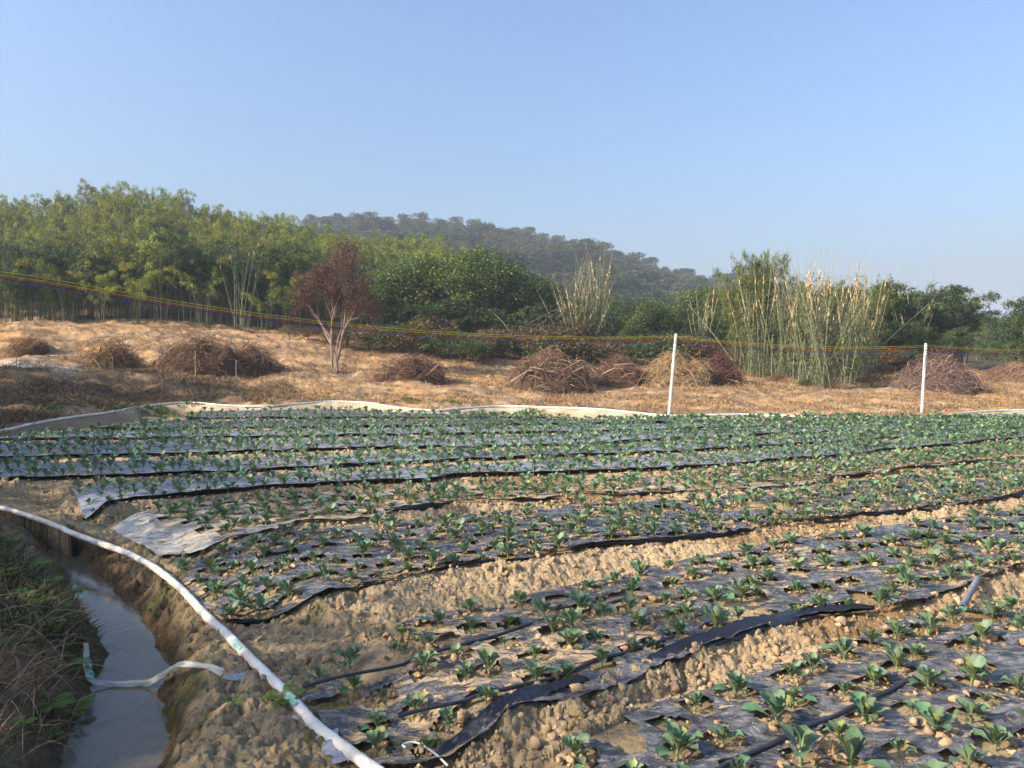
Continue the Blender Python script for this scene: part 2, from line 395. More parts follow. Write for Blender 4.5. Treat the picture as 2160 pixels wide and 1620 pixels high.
def ground_mat():
    m = mat('soil', use_col=True, rough=.96, spec=.1)
    t = m.node_tree; N = t.nodes; Lk = t.links; p = N['Principled BSDF']
    a = [n for n in N if n.type == 'ATTRIBUTE'][0]; tc = [n for n in N if n.type == 'TEX_COORD'][0]
    def noise(sc, det=8, ro=.6):
        n = N.new('ShaderNodeTexNoise'); n.inputs['Scale'].default_value = sc; n.inputs['Detail'].default_value = det; n.inputs['Roughness'].default_value = ro
        Lk.new(tc.outputs['Object'], n.inputs['Vector']); return n.outputs[0]
    def mr(v, a0, a1, b0, b1):
        g = N.new('ShaderNodeMapRange'); Lk.new(v, g.inputs[0])
        for k, q in zip(('From Min', 'From Max', 'To Min', 'To Max'), (a0, a1, b0, b1)): g.inputs[k].default_value = q
        return g.outputs[0]
    def mul(x, y):
        g = N.new('ShaderNodeMath'); g.operation = 'MULTIPLY'; Lk.new(x, g.inputs[0]); Lk.new(y, g.inputs[1]); return g.outputs[0]
    v = mul(mr(noise(1.7), .3, .7, .82, 1.2), mr(noise(24, 6, .7), .3, .7, .72, 1.3))
    v = mul(v, mr(noise(150, 3), .3, .7, .8, 1.2))
    cb = N.new('ShaderNodeCombineColor')
    for i in range(3): Lk.new(v, cb.inputs[i])
    mx = N.new('ShaderNodeMix'); mx.data_type = 'RGBA'; mx.blend_type = 'MULTIPLY'; mx.inputs[0].default_value = 1
    Lk.new(a.outputs['Color'], mx.inputs[6]); Lk.new(cb.outputs[0], mx.inputs[7]); Lk.new(mx.outputs[2], p.inputs['Base Color'])
    # crumbs
    vo = N.new('ShaderNodeTexVoronoi'); vo.feature = 'SMOOTH_F1'; vo.inputs['Scale'].default_value = 34; Lk.new(tc.outputs['Object'], vo.inputs['Vector'])
    b1 = N.new('ShaderNodeBump'); b1.inputs['Distance'].default_value = .018; b1.invert = True; Lk.new(vo.outputs['Distance'], b1.inputs['Height'])
    b2 = N.new('ShaderNodeBump'); b2.inputs['Distance'].default_value = .03; Lk.new(noise(16, 12, .7), b2.inputs['Height']); Lk.new(b1.outputs[0], b2.inputs['Normal'])
    b3 = N.new('ShaderNodeBump'); b3.inputs['Distance'].default_value = .010; Lk.new(noise(90, 8, .7), b3.inputs['Height']); Lk.new(b2.outputs[0], b3.inputs['Normal'])
    Lk.new(b3.outputs[0], p.inputs['Normal'])
    return m
M_soil = ground_mat()

def film_mat(name, film, dustc, dust_lo, dust_hi, rough):
    """mulch film: glossy plastic with drifts of dried soil lying on it"""
    m = mat(name, base=film, rough=rough, spec=.75)
    t = m.node_tree; N = t.nodes; Lk = t.links; p = N['Principled BSDF']
    tc = [n for n in N if n.type == 'TEX_COORD'][0]; rgb = [n for n in N if n.type == 'RGB'][0]
    at = N.new('ShaderNodeAttribute'); at.attribute_name = 'Col'
    sp = N.new('ShaderNodeSeparateColor'); Lk.new(at.outputs['Color'], sp.inputs[0])
    n1 = N.new('ShaderNodeTexNoise'); n1.inputs['Scale'].default_value = 5.0; n1.inputs['Detail'].default_value = 9; n1.inputs['Roughness'].default_value = .72
    n1.inputs['Distortion'].default_value = .6
    mp = N.new('ShaderNodeMapping'); mp.inputs['Scale'].default_value = (1, 2.2, 1); mp.inputs['Rotation'].default_value = (0, 0, R(-24))
    Lk.new(tc.outputs['Object'], mp.inputs['Vector']); Lk.new(mp.outputs[0], n1.inputs['Vector'])
    ad = N.new('ShaderNodeMath'); ad.operation = 'MULTIPLY_ADD'; Lk.new(sp.outputs[0], ad.inputs[0]); ad.inputs[1].default_value = .30; Lk.new(n1.outputs[0], ad.inputs[2])
    mr = N.new('ShaderNodeMapRange'); Lk.new(ad.outputs[0], mr.inputs[0]); mr.inputs['From Min'].default_value = dust_lo; mr.inputs['From Max'].default_value = dust_hi
    # thin grey dust film everywhere
    n2 = N.new('ShaderNodeTexNoise'); n2.inputs['Scale'].default_value = 9; n2.inputs['Detail'].default_value = 8; n2.inputs['Roughness'].default_value = .7
    Lk.new(mp.outputs[0], n2.inputs['Vector'])
    mr2 = N.new('ShaderNodeMapRange'); Lk.new(n2.outputs[0], mr2.inputs[0]); mr2.inputs['From Min'].default_value = .42; mr2.inputs['From Max'].default_value = .60; mr2.inputs['To Max'].default_value = .80
    mxa = N.new('ShaderNodeMix'); mxa.data_type = 'RGBA'; Lk.new(mr2.outputs[0], mxa.inputs[0]); Lk.new(rgb.outputs[0], mxa.inputs[6]); mxa.inputs[7].default_value = (*tuple(max(a_, b_) for a_, b_ in zip((.27, .265, .27), film)), 1)
    mx = N.new('ShaderNodeMix'); mx.data_type = 'RGBA'; Lk.new(mr.outputs[0], mx.inputs[0]); Lk.new(mxa.outputs[2], mx.inputs[6]); mx.inputs[7].default_value = (*dustc, 1)
    Lk.new(mx.outputs[2], p.inputs['Base Color'])
    mr3 = N.new('ShaderNodeMapRange'); Lk.new(mr.outputs[0], mr3.inputs[0]); mr3.inputs['To Min'].default_value = rough; mr3.inputs['To Max'].default_value = .95
    Lk.new(mr3.outputs[0], p.inputs['Roughness'])
    b = N.new('ShaderNodeTexNoise'); b.inputs['Scale'].default_value = 14; b.inputs['Detail'].default_value = 7; b.inputs['Roughness'].default_value = .6
    b.inputs['Distortion'].default_value = 1.2
    Lk.new(mp.outputs[0], b.inputs['Vector'])
    bp = N.new('ShaderNodeBump'); bp.inputs['Distance'].default_value = .045; Lk.new(b.outputs[0], bp.inputs['Height'])
    bp2 = N.new('ShaderNodeBump'); bp2.inputs['Distance'].default_value = .02; Lk.new(mr.outputs[0], bp2.inputs['Height']); Lk.new(bp.outputs[0], bp2.inputs['Normal'])
    Lk.new(bp2.outputs[0], p.inputs['Normal'])
    return m
DUST = (.50, .37, .22)
M_black = film_mat('black_film', (.022, .027, .046), DUST, .665, .70, .22)
M_black2 = film_mat('black_film_clean', (.06, .066, .085), DUST, .70, .76, .25)
M_silver = film_mat('silver_film', (.50, .48, .44), (.50, .42, .31), .53, .60, .36)
M_grey = film_mat('grey_sheen_film', (.30, .32, .39), (.44, .36, .26), .67, .73, .28)  # bluish grey base carries the sky sheen of the far film

# ------------------------------------------------------------ GROUND
th = np.r_[np.arange(-180, -44, 2.0), np.arange(-44, 44, .072), np.arange(44, 180, 2.0)]
rr = [.3, .8, 1.4]
r = 1.8
while r < 60:
    rr.append(r); r += min(max(.012, r * r / 2300.0), .16 if r < 40 else .3)
while r < 1500:
    rr.append(r); r *= 1.06
rr = np.array(rr); TH, RR = np.meshgrid(np.radians(th), rr)
GX = RR * np.sin(TH); GY = RR * np.cos(TH)
gz, bedm, dmin, dd, fld, isl = G(GX, GY, True, True)
nr, nc = GX.shape
x, y = GX, GY
def mixc(a, b, t): return a * (1 - t[..., None]) + np.asarray(b) * t[..., None]
n1 = fbm(x * .8, y * .8, 4, 200); n2 = fbm(x * .25, y * .25, 4, 210); n3 = fbm(x * 3, y * 3, 4, 220)
c = np.broadcast_to(np.array([.47, .345, .205]), x.shape + (3,)).copy()
c = mixc(c, (.30, .20, .105), ss(.45, .7, n1))
# moist furrow bottoms
fur = (1 - ss(-.075, -.005, gz)) * (fld > .5)
c = mixc(c, (.175, .105, .05), fur * .85)
# strip along hose and ditch: grey brown, wet near the water
wet = (y < 12) * (x < 1.5) * (1 - ss(1.3, 3.2, line_d(x, y, HOSE)))
c = mixc(c, (.34, .265, .165), wet * .85 * (fld > .5))
c = mixc(c, (.10, .068, .038), (1 - ss(ZW + .02, ZW + .32, gz)) * (dd < 1.6))
c = mixc(c, (.13, .095, .055), isl * .8)
c = mixc(c, (.09, .10, .03), ss(.58, .72, n3) * (y < 12) * (dd < 1.4) * (dd > 0) * .7)
es = edge_side(x, y); back = ss(-.2, .6, es) * (y > 12)
bc = np.broadcast_to(np.array([.39, .24, .12]), x.shape + (3,)).copy()
bc = mixc(bc, (.29, .20, .12), ss(.42, .60, fbm(x * .6, y * 1.2, 5, 230)))
bc = mixc(bc, (.46, .32, .18), ss(.50, .66, fbm(x * 2.6, y * 2.6, 4, 235)) * .7)
bc = mixc(bc, (.20, .14, .085), ss(.52, .66, fbm(x * 3.1, y * 3.1, 4, 237)) * .6)
bc = mixc(bc, (.20, .13, .075), ss(.56, .72, fbm(x * .45, y * .9, 5, 240)) * .8)
bc = mixc(bc, (.50, .28, .115), ss(.55, .7, n2) * .6)
px = x / np.maximum(y, 1) * FPX + 1080
bc = mixc(bc, (.22, .16, .105), ss(620, 350, px) * ss(1.0, 2.0, es) * (1 - ss(6.5, 8.5, es)) * .75)     # weedy terrace face, its brown also darkened for the tree shade
bc = mixc(bc, (.75, .68, .56), np.exp(-((px - 60) / 90) ** 4) * np.exp(-((y - 31.0) / 2.0) ** 4) * ss(.3, .5, n3 + .1))
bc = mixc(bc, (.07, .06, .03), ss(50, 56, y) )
c = mixc(c, (.25, .185, .115), ss(470, 330, px) * (y > 12) * (bedm < .5) * .8)  # soil darkened towards the far left to stand for the shade there
c = c * (1 - back[..., None]) + bc * back[..., None]
rid = np.exp(-((es + .05) / .42) ** 2) * (y > 13) * (.55 + .6 * ss(.35, .6, n3)) * ss(150, 420, px)
c = mixc(c, (.52, .43, .31), np.clip(rid, 0, 1))
i = np.arange(nr - 1)[:, None] * nc; j = np.arange(nc - 1)[None]
Fq = np.stack([i + j, i + j + 1, i + nc + j + 1, i + nc + j], -1).reshape(-1, 4)
Fq = Fq[:, ::-1]
me = mesh_np('ground', np.stack([GX, GY, gz], -1).reshape(-1, 3), Fq, M_soil, c.reshape(-1, 3), smooth=True)
ground = link('ground', me); tag(ground, kind='structure')

# water in the ditch
def ditch_water():
    P = np.vstack([SH_L[::-1], ])
    ys = np.linspace(-3.5, 12.8, 60)
    lo = SH_L[np.argsort(SH_L[:, 1])]; hi = SH_R[np.argsort(SH_R[:, 1])]
    lx = np.interp(ys, np.r_[-4, 2.5, lo[:, 1], 13], np.r_[-1.6, -1.9, lo[:, 0], -11.2]); rx = np.interp(ys, np.r_[-4, 2.5, hi[:, 1], 13], np.r_[-1.1, -1.5, hi[:, 0], -9.6])
    V = np.stack([np.r_[lx - .5, rx + .35], np.r_[ys, ys], np.full(120, ZW)], -1)
    F = np.array([[k, 60 + k, 61 + k, k + 1] for k in range(59)])
    m = mat('ditch_water', base=(.085, .072, .052), rough=.09, spec=.25)
    t = m.node_tree; N = t.nodes; p = N['Principled BSDF']; tc = [n for n in N if n.type == 'TEX_COORD'][0]
    mp = N.new('ShaderNodeMapping'); mp.inputs['Scale'].default_value = (1, .45, 1); t.links.new(tc.outputs['Object'], mp.inputs['Vector'])
    b = N.new('ShaderNodeTexNoise'); b.inputs['Scale'].default_value = 22; b.inputs['Detail'].default_value = 6; t.links.new(mp.outputs[0], b.inputs['Vector'])
    bp = N.new('ShaderNodeBump'); bp.inputs['Distance'].default_value = .0025; t.links.new(b.outputs[0], bp.inputs['Height']); t.links.new(bp.outputs[0], p.inputs['Normal'])
    n2 = N.new('ShaderNodeTexNoise'); n2.inputs['Scale'].default_value = 2.4; n2.inputs['Detail'].default_value = 8; t.links.new(mp.outputs[0], n2.inputs['Vector'])
    mr = N.new('ShaderNodeMapRange'); mr.inputs['From Min'].default_value = .45; mr.inputs['From Max'].default_value = .7; mr.inputs['To Min'].default_value = .06; mr.inputs['To Max'].default_value = .22
    t.links.new(n2.outputs[0], mr.inputs[0]); t.links.new(mr.outputs[0], p.inputs['Roughness'])
    tag(link('ditch_water', mesh_np('ditch_water', V, F, m)), kind='structure')
ditch_water()

# ------------------------------------------------------------ PLANT POSITIONS
ORD = 'first second third fourth fifth sixth seventh eighth ninth tenth eleventh twelfth thirteenth fourteenth fifteenth sixteenth seventeenth eighteenth nineteenth twentieth'.split()
def ordinal(n):
    if n <= 20: return ORD[n - 1]
    t = {2: 'twenty', 3: 'thirty', 4: 'forty', 5: 'fifty', 6: 'sixty'}; th_ = {2: 'twentieth', 3: 'thirtieth', 4: 'fortieth', 5: 'fiftieth', 6: 'sixtieth'}
    return th_[n // 10] if n % 10 == 0 else t[n // 10] + '-' + ORD[n % 10 - 1]
def bed_point(k, s, v):
    """s in metres from the left end of bed k, v across (0 front .. 1 back)"""
    f, b = BEDS[k]; n = 200
    Fz = resample(f, n); Bz = resample(b, n); L = np.linalg.norm(np.diff((Fz + Bz) / 2, axis=0), axis=1); d = np.r_[0, np.cumsum(L)]
    u = np.clip(s / d[-1], 0, 1) * (n - 1); i = np.clip(np.floor(u).astype(int), 0, n - 2); w = (u - i)[:, None]
    a = Fz[i] * (1 - w) + Fz[i + 1] * w; c2 = Bz[i] * (1 - w) + Bz[i + 1] * w
    return a * (1 - v)[:, None] + c2 * v[:, None], d[-1]
NROWS = [6, 5, 7, 7, 6, 7, 7, 6, 5, 4]
plants = []     # x, y, bed, row, index, size
for k in range(len(BEDS)):
    _, Ltot = bed_point(k, np.array([0.]), np.array([.5]))
    sp = [.30, .29, .28, .27, .26, .25, .25, .25, .25, .25][k]
    for rw in range(NROWS[k]):
        v0 = (rw + .5) / NROWS[k]; v0 = .5 + (v0 - .5) * 1.02
        n = int(Ltot / sp); s = (np.arange(n) + (.25 if rw % 2 else .75)) * sp + rng.normal(0, .045, n)
        if k in (3,): s = s[s > .45]
        v = v0 + rng.normal(0, .022, len(s))
        P, _ = bed_point(k, s, v); idx = 0
        for (X, Y) in P:
            if random.random() < .05: continue
            idx += 1; plants.append((X, Y, k, rw, idx, random.uniform(.6, 1.15) * (1 if random.random() > .08 else .6)))
HO = HOSE[np.argsort(HOSE[:, 1])]
plants = [p for p in plants if p[1] > 2.6 and (p[1] > 10.3 or p[0] > np.interp(p[1], HO[:, 1], HO[:, 0]) + .16)]
PX = np.array([p[0] for p in plants]); PY = np.array([p[1] for p in plants]); PK = np.array([p[2] for p in plants])
vis = np.abs(PX / PY) < .675
keep = vis | (np.abs(PX / PY) < .85)

# ------------------------------------------------------------ MULCH FILM
pass
FILM_MAT = [M_black, M_black, M_black, M_silver, M_grey, M_grey, M_grey, M_grey, M_black2, M_black2]
M_edge = mat('edge_shadow_black', base=(.012, .012, .016), rough=.5, spec=.3)  # near-black for the painted shadow line at the film edges
BEDNAME = ['nearest bed at the bottom right', 'second bed from the front', 'third bed from the front', 'pale fourth bed', 'fifth bed', 'sixth bed', 'seventh bed',
           'eighth bed, with a bluish shine', 'ninth bed', 'short tenth bed below the far white hose']
def build_film(k):
    f, b = BEDS[k]
    dm = np.mean(np.hypot(*((f + b[:1]) / 2).T)); res = [.028, .028, .04, .06, .08, .09, .1, .12, .14, .15][k]
    Lf = np.linalg.norm(np.diff(f, axis=0), axis=1).sum(); n = int(Lf / res)
    Fz = resample(f, n); Bz = resample(b, n); wd = np.linalg.norm(Bz - Fz, axis=1).mean(); m = int(wd / res)
    v = np.linspace(-.09 / wd * 1.3, 1 + .05 / wd, m) if k < 4 else np.linspace(.01, .95, m)
    u = np.linspace(0, 1, n)
    P = Fz[:, None] * (1 - v)[None, :, None] + Bz[:, None] * v[None, :, None]
    # ragged borders
    s = u * Lf
    jj = 1 if k < 4 else .45; ej = (fbm(s * 1.4, s * 0 + k * 9.1, 4, 300) - .5) * .34 * jj; ej2 = (fbm(s * 1.2, s * 0 + k * 5.3, 4, 310) - .5) * .22 * jj
    dirv = unit(Bz - Fz)
    P = P + dirv[:, None] * (ej[:, None, None] * np.clip(1 - v * 3, 0, 1)[None, :, None] + ej2[:, None, None] * np.clip(v * 3 - 2, 0, 1)[None, :, None])
    X, Y = P[..., 0], P[..., 1]; vm = v[None] * wd + 0 * X
    z = G(X, Y, False)
    z = np.maximum(z, G(X, Y, False))
    bump = .020 + .020 * fbm(X * 2.5, Y * 2.5, 3, 320)
    # taut creases running across and along
    cr = np.abs(fbm((X * .9 + Y * .4) * 5, (Y - X * .4) * 1.6, 3, 330) - .5) * 2
    bump = bump + .030 * (1 - np.clip(cr * 5, 0, 1)) * fbm(X, Y, 2, 340)
    for tv in ((.32, .72) if k < 4 else (.5,)):
        dv = (v[None] - tv) * wd - (fbm(s * .5, s * 0 + tv * 10, 2, 350)[:, None] - .5) * .12
        bump = bump + .022 * np.exp(-(dv / .022) ** 2)
    lift = np.clip(.02 - vm, 0, .12) * 0
    fl = np.clip(-vm / .12, 0, 1) if k < 4 else np.clip(1 - v[None] * 8, 0, 1); bump = bump + fl * (.015 + .05 * fbm(s * 2.3, s * 0 + k, 3, 360)[:, None])
    z = z + bump + .004
    z = np.minimum(z, ZB + .10)
    # dust mask rises near the plants
    dust = np.zeros_like(X); hole = np.full(X.shape, 9.)
    sel = np.where(PK == k)[0]
    xf = X.ravel(); yf = Y.ravel(); ho = hole.ravel()
    cell = {}
    key = np.floor(xf / .5).astype(int) * 10000 + np.floor(yf / .5).astype(int)
    order = np.argsort(key); ks = key[order]
    for q in sel:
        for di in (-1, 0, 1):
            for dj in (-1, 0, 1):
                kk = (int(math.floor(PX[q] / .5)) + di) * 10000 + int(math.floor(PY[q] / .5)) + dj
                a, e = np.searchsorted(ks, kk), np.searchsorted(ks, kk + 1)
                if e > a:
                    I = order[a:e]; ho[I] = np.minimum(ho[I], np.hypot(xf[I] - PX[q], yf[I] - PY[q]))
    hole = ho.reshape(X.shape)
    dust = 1 - ss(.06, .30, hole)
    C = np.zeros(X.shape + (3,)); C[..., 0] = dust * .50 + (fbm(X * .6, Y * .6, 3, 370) - .5) * .8
    i = np.arange(n - 1)[:, None] * m; j = np.arange(m - 1)[None]
    F = np.stack([i + j, i + m + j, i + m + j + 1, i + j + 1], -1).reshape(-1, 4)
    hxx = np.interp(yf, HOSE[np.argsort(HOSE[:, 1]), 1], HOSE[np.argsort(HOSE[:, 1]), 0])
    bad0 = (xf < hxx + .02) & (yf < 10.3)
    F = F[~bad0[F].any(1)]
    if k < 4:
        hr = .052 + .05 * (vn(xf * 9, yf * 9, 380) - .3) + .03 * vn(xf * 3, yf * 3, 390)
        bad = (ho < hr)
        tear = fbm(xf * 1.1, yf * 1.1, 4, 395) > .70
        bad |= tear & (ho < .35)
        F = F[~bad[F].any(1)]
    me = mesh_np('plastic_mulch_sheet', np.stack([X, Y, z], -1).reshape(-1, 3), F, FILM_MAT[k], C.reshape(-1, 3), smooth=True)
    col = ['black', 'black', 'black', 'pale silvery', 'grey', 'grey', 'grey', 'grey', 'dark', 'dark'][k]
    extra = ['dusty', 'torn', 'dusty', '', 'shiny', 'shiny', 'shiny', '', '', ''][k]
    o = link('plastic_mulch_sheet', me)
    # black tube along the front edge, standing for the shadow line under the film
    if k >= 2:
        e0 = np.stack([X[:, 1], Y[:, 1], z[:, 1]], -1); Vv, Ff = tube(e0 + np.array([0, -.01, -.015]), .004 + .045 * np.clip(fbm(s * 1.3, s * 0 + k, 4, 400) - .42, 0, 1) * (2.2 if k < 4 else 1.2), 6)
        keep_ = (e0[:, 0] > np.interp(e0[:, 1], HOSE[np.argsort(HOSE[:, 1]), 1], HOSE[np.argsort(HOSE[:, 1]), 0]) + .1) | (e0[:, 1] > 10.3)
        Ff = Ff[np.repeat(keep_[:-1], 6)]
        link('edge_shadow', mesh_np('edge_shadow', Vv, Ff, M_edge, smooth=True), o)
    tag(o, ' '.join((extra + ' ' + col + ' plastic film covering the ' + BEDNAME[k]).split()), 'plastic sheet', 'plastic mulch sheets on the beds')
for k in range(len(BEDS)): build_film(k)

# ------------------------------------------------------------ CABBAGES
def cab_leaf(L, az, lean, curl, wv, nu=7, nv=5, wmax=.34, seed=0):
    """one leaf: petiole then wavy spoon shaped blade"""
    t = np.linspace(0, 1, nu); s = np.linspace(-1, 1, nv)
    ang = lean + curl * t ** 1.5
    dl = L / (nu - 1); rad = np.r_[0, np.cumsum(np.sin(ang[:-1]) * dl)]; hh = np.r_[0, np.cumsum(np.cos(ang[:-1]) * dl)]
    w = np.interp(t, [0, .30, .42, .62, .8, .93, 1], [.035, .035, .13, .30, .34, .24, .06]) * L * wmax / .34
    T, Sg = np.meshgrid(t, s, indexing='ij')
    lat = Sg * w[:, None]
    cup = (np.abs(Sg) ** 1.5) * w[:, None] * .45
    wave = wv * L * np.sin(T * 17 + Sg * 3 + seed) * np.abs(Sg) * np.clip((T - .35) * 3, 0, 1)
    nx_ = -np.cos(ang)[:, None]; nz_ = np.sin(ang)[:, None]     # normal side (towards centre / up)
    r_ = rad[:, None] + nx_ * (cup + wave); h_ = hh[:, None] + nz_ * (cup + wave)
    X = r_ * cos(az) - lat * sin(az); Y = r_ * sin(az) + lat * cos(az)
    V = np.stack([X, Y, h_], -1).reshape(-1, 3)
    i = np.arange(nu - 1)[:, None] * nv; j = np.arange(nv - 1)[None]
    F = np.stack([i + j, i + nv + j, i + nv + j + 1, i + j + 1], -1).reshape(-1, 4)
    base = np.array([.115, .185, .112]) * random.uniform(.8, 1.25) * np.array([random.uniform(.75, 1.25), 1, random.uniform(.75, 1.1)])
    if random.random() < .12: base = np.array([.22, .25, .07])
    C = np.broadcast_to(base, T.shape + (3,)).copy()
    pale = np.clip((np.abs(Sg) < .2) * (1 - T) * .8 + (T < .36), 0, 1)
    C = mixc(C, (.22, .32, .14), pale * .7); C = mixc(C, (.11, .21, .11), (np.abs(Sg) > .9) * .35)
    return V, F, C.reshape(-1, 3)
def cab_geo(seed, nu, nv, nl=9):
    random.seed(seed); g = Geo()
    for q in range(nl):
        inner = q / (nl - 1)
        L = random.uniform(.13, .215) * (1.0 - .30 * inner)
        az = q * 2.4 + random.uniform(-.6, .6)
        V, F, C = cab_leaf(L, az, .80 - .66 * inner + random.uniform(-.25, .25), .8 - .4 * inner + random.uniform(-.3, .4), random.uniform(.03, .065), nu, nv, random.uniform(.22, .31), seed * 3 + q)
        V[:, 2] += .015 + .02 * inner
        g.add(V, F, C)
    st, sf = tube([(0, 0, -.02), (0.002, 0, .05)], [.010, .008], 6); g.add(st, sf, (.2, .28, .12))
    return g
protos = [cab_geo(100 + q, 9, 5, 10 + q % 4) for q in range(8)]
lodm = [cab_geo(100 + q, 5, 3, 8) for q in range(6)]
lodf = [cab_geo(150 + q, 4, 3, 7) for q in range(5)]
random.seed(11)
dist = np.hypot(PX, PY); zpl = G(PX, PY, False) + .012
order = [q for q in np.argsort(dist) if vis[q]]
# in-frame ones only (bottom edge of the picture)
def inframe(q):
    row = HOR + (HC - .1) / PY[q] * FPX
    return row < 1640 and abs(PX[q] / PY[q]) < .672
order = [q for q in order if inframe(q)]
near_ids = order[:298]; nearset = set(near_ids)
pm = [g.mesh('cabbage_plant', M_cab, True) for g in protos]
# renumber visible members per row from the left so that the labels are true
cnt = {}
rowlab = {}
for q in sorted(order, key=lambda q: PX[q] / PY[q]):
    kk = (plants[q][2], plants[q][3]); cnt[kk] = cnt.get(kk, 0) + 1; rowlab[q] = cnt[kk]
BN = ['nearest bed', 'second bed', 'third bed', 'fourth bed', 'fifth bed']
for q in near_ids:
    X, Y, k, rw, idx, sz = plants[q]
    o = link('cabbage_plant', pm[random.randrange(8)]); o.location = (X, Y, zpl[q]); o.rotation_euler = (random.uniform(-.12, .12), random.uniform(-.12, .12), random.uniform(0, 6.28))
    s_ = .73 * sz * random.uniform(.9, 1.12); o.scale = (s_, s_, s_ * random.uniform(1.0, 1.25))
    rn = ['front row', 'second row', 'third row', 'fourth row', 'fifth row', 'sixth row', 'seventh row'][rw]
    tag(o, 'leafy young cabbage, %s from the left in the %s of the %s' % (ordinal(rowlab[q]), rn, BN[k]), 'cabbage', 'young cabbages growing through the plastic beds')
rest = [q for q in range(len(plants)) if q not in nearset and keep[q]]
g = Geo(); rest = np.array(rest)
lod = np.where(dist[rest] < 12, 0, 1); pick = rng.integers(0, 5, len(rest))
VV = []; FF = []; CC = []; off = 0
for L_, plist in ((0, lodm), (1, lodf)):
    for pk in range(5):
        sel = rest[(lod == L_) & (pick == pk)]
        if not len(sel): continue
        V0 = np.vstack(plist[pk].V); F0 = np.vstack(plist[pk].F); C0 = np.vstack(plist[pk].C)
        sc = .82 * np.array([plants[q][5] for q in sel]) * rng.uniform(.9, 1.2, len(sel)) * (1 + .16 * ss(9, 16, dist[sel]))
        loc = np.stack([PX[sel], PY[sel], zpl[sel] + .01], -1)
        V1, F1 = scatter(V0, F0, loc, rng.uniform(0, 6.28, len(sel)), sc)
        VV.append(V1); FF.append(F1 + off); off += len(V1)
        tint = rng.uniform(.8, 1.25, (len(sel), 1, 1)) * np.array([1, 1, 1]) ; CC.append((C0[None] * tint).reshape(-1, 3))
me = mesh_np('cabbage_crop', np.vstack(VV), np.vstack(FF), M_cab, np.vstack(CC), True)
tag(link('cabbage_crop', me), 'blue-green young cabbages in rows over the farther plastic beds', 'cabbages', kind='stuff')

# ------------------------------------------------------------ CLODS
def clod_proto(sub, seed):
    V, F = ico(sub); rs = np.random.default_rng(seed)
    ax = rs.normal(size=(9, 3)); ax = unit(ax); amp = rs.uniform(.05, .25, 9)
    d = np.ones(len(V))
    for a_, m_ in zip(ax, amp): d -= m_ * np.clip((V @ a_) - .25, 0, 1) * 2.2
    V = V * d[:, None] * (1 + rs.normal(0, .15, len(V)))[:, None]
    V *= np.array([1.0, rs.uniform(.7, 1), rs.uniform(.6, .85)]); return V, F
def rand_on_beds(n, ks, vlo=0., vhi=1.):
    out = []
    for k in ks:
        f, b = BEDS[k]; L = np.linalg.norm(np.diff(f, axis=0), axis=1).sum()
        m = int(n * L); P, _ = bed_point(k, rng.uniform(0, L, m), rng.uniform(vlo, vhi, m)); out.append(P)
    return np.vstack(out)
def clods(P, smin, smax, sub, colr=(.46, .335, .20), sink=.48, onfilm=False):
    P = P[(np.abs(P[:, 0] / P[:, 1]) < .8) & (P[:, 1] > 3)]
    z = G(P[:, 0], P[:, 1], not onfilm) + (.025 if onfilm else 0)
    s = smin * (smax / smin) ** (rng.uniform(0, 1, len(P)) ** 2.2)
    Vs, Fs, Cs, off = [], [], [], 0; pk = rng.integers(0, 5, len(P))
    for q in range(5):
        V0, F0 = clod_proto(sub, 900 + q + sub * 10); m = pk == q
        if not m.any(): continue
        loc = np.stack([P[m, 0], P[m, 1], z[m] + s[m] * (.6 - sink)], -1)
        sc = s[m][:, None] * rng.uniform(.75, 1.3, (m.sum(), 3))
        V1, F1 = scatter(V0, F0, loc, rng.uniform(0, 6.28, m.sum()), sc, rng.normal(0, .4, m.sum()))
        Vs.append(V1); Fs.append(F1 + off); off += len(V1)
        t = rng.uniform(.72, 1.15, (m.sum(), 1, 1)) * np.array(colr) * np.stack([np.ones(m.sum()), rng.uniform(.93, 1.04, m.sum()), rng.uniform(.85, 1.12, m.sum())], -1)[:, None]
        Cs.append(np.broadcast_to(t, (m.sum(), len(V0), 3)).reshape(-1, 3))
    return np.vstack(Vs), np.vstack(Fs), np.vstack(Cs)
def around(P, n, s):
    I = rng.integers(0, len(P), n); return P[I] + rng.normal(0, s, (n, 2))
pxy = np.stack([PX, PY], -1)
sets = [
 (np.vstack([rand_on_beds(34, [0, 1, 2]), around(pxy[(PK < 3)], 4200, .085), around(pxy[(PK < 3)][::4], 1500, .05)]), .009, .046, 2, True),
 (np.vstack([rand_on_beds(14, [3]), around(pxy[(PK >= 3) & (PK < 7)], 2600, .14), rand_on_beds(10, [4, 5, 6, 7])]), .02, .055, 1, True),
 (np.vstack([rand_on_beds(70, [1, 2], -.32, .02), rand_on_beds(50, [0, 1], .98, 1.25)]), .012, .05, 2, False),
 (np.vstack([rand_on_beds(36, [3, 4, 5, 6, 7], -.25, .02)]), .02, .06, 1, False),
]
off = 0; VV, FF, CC = [], [], []
for P, a_, b_, sub, onf in sets:
    V1, F1, C1 = clods(P, a_, b_, sub, onfilm=onf); VV.append(V1); FF.append(F1 + off); CC.append(C1); off += len(V1)
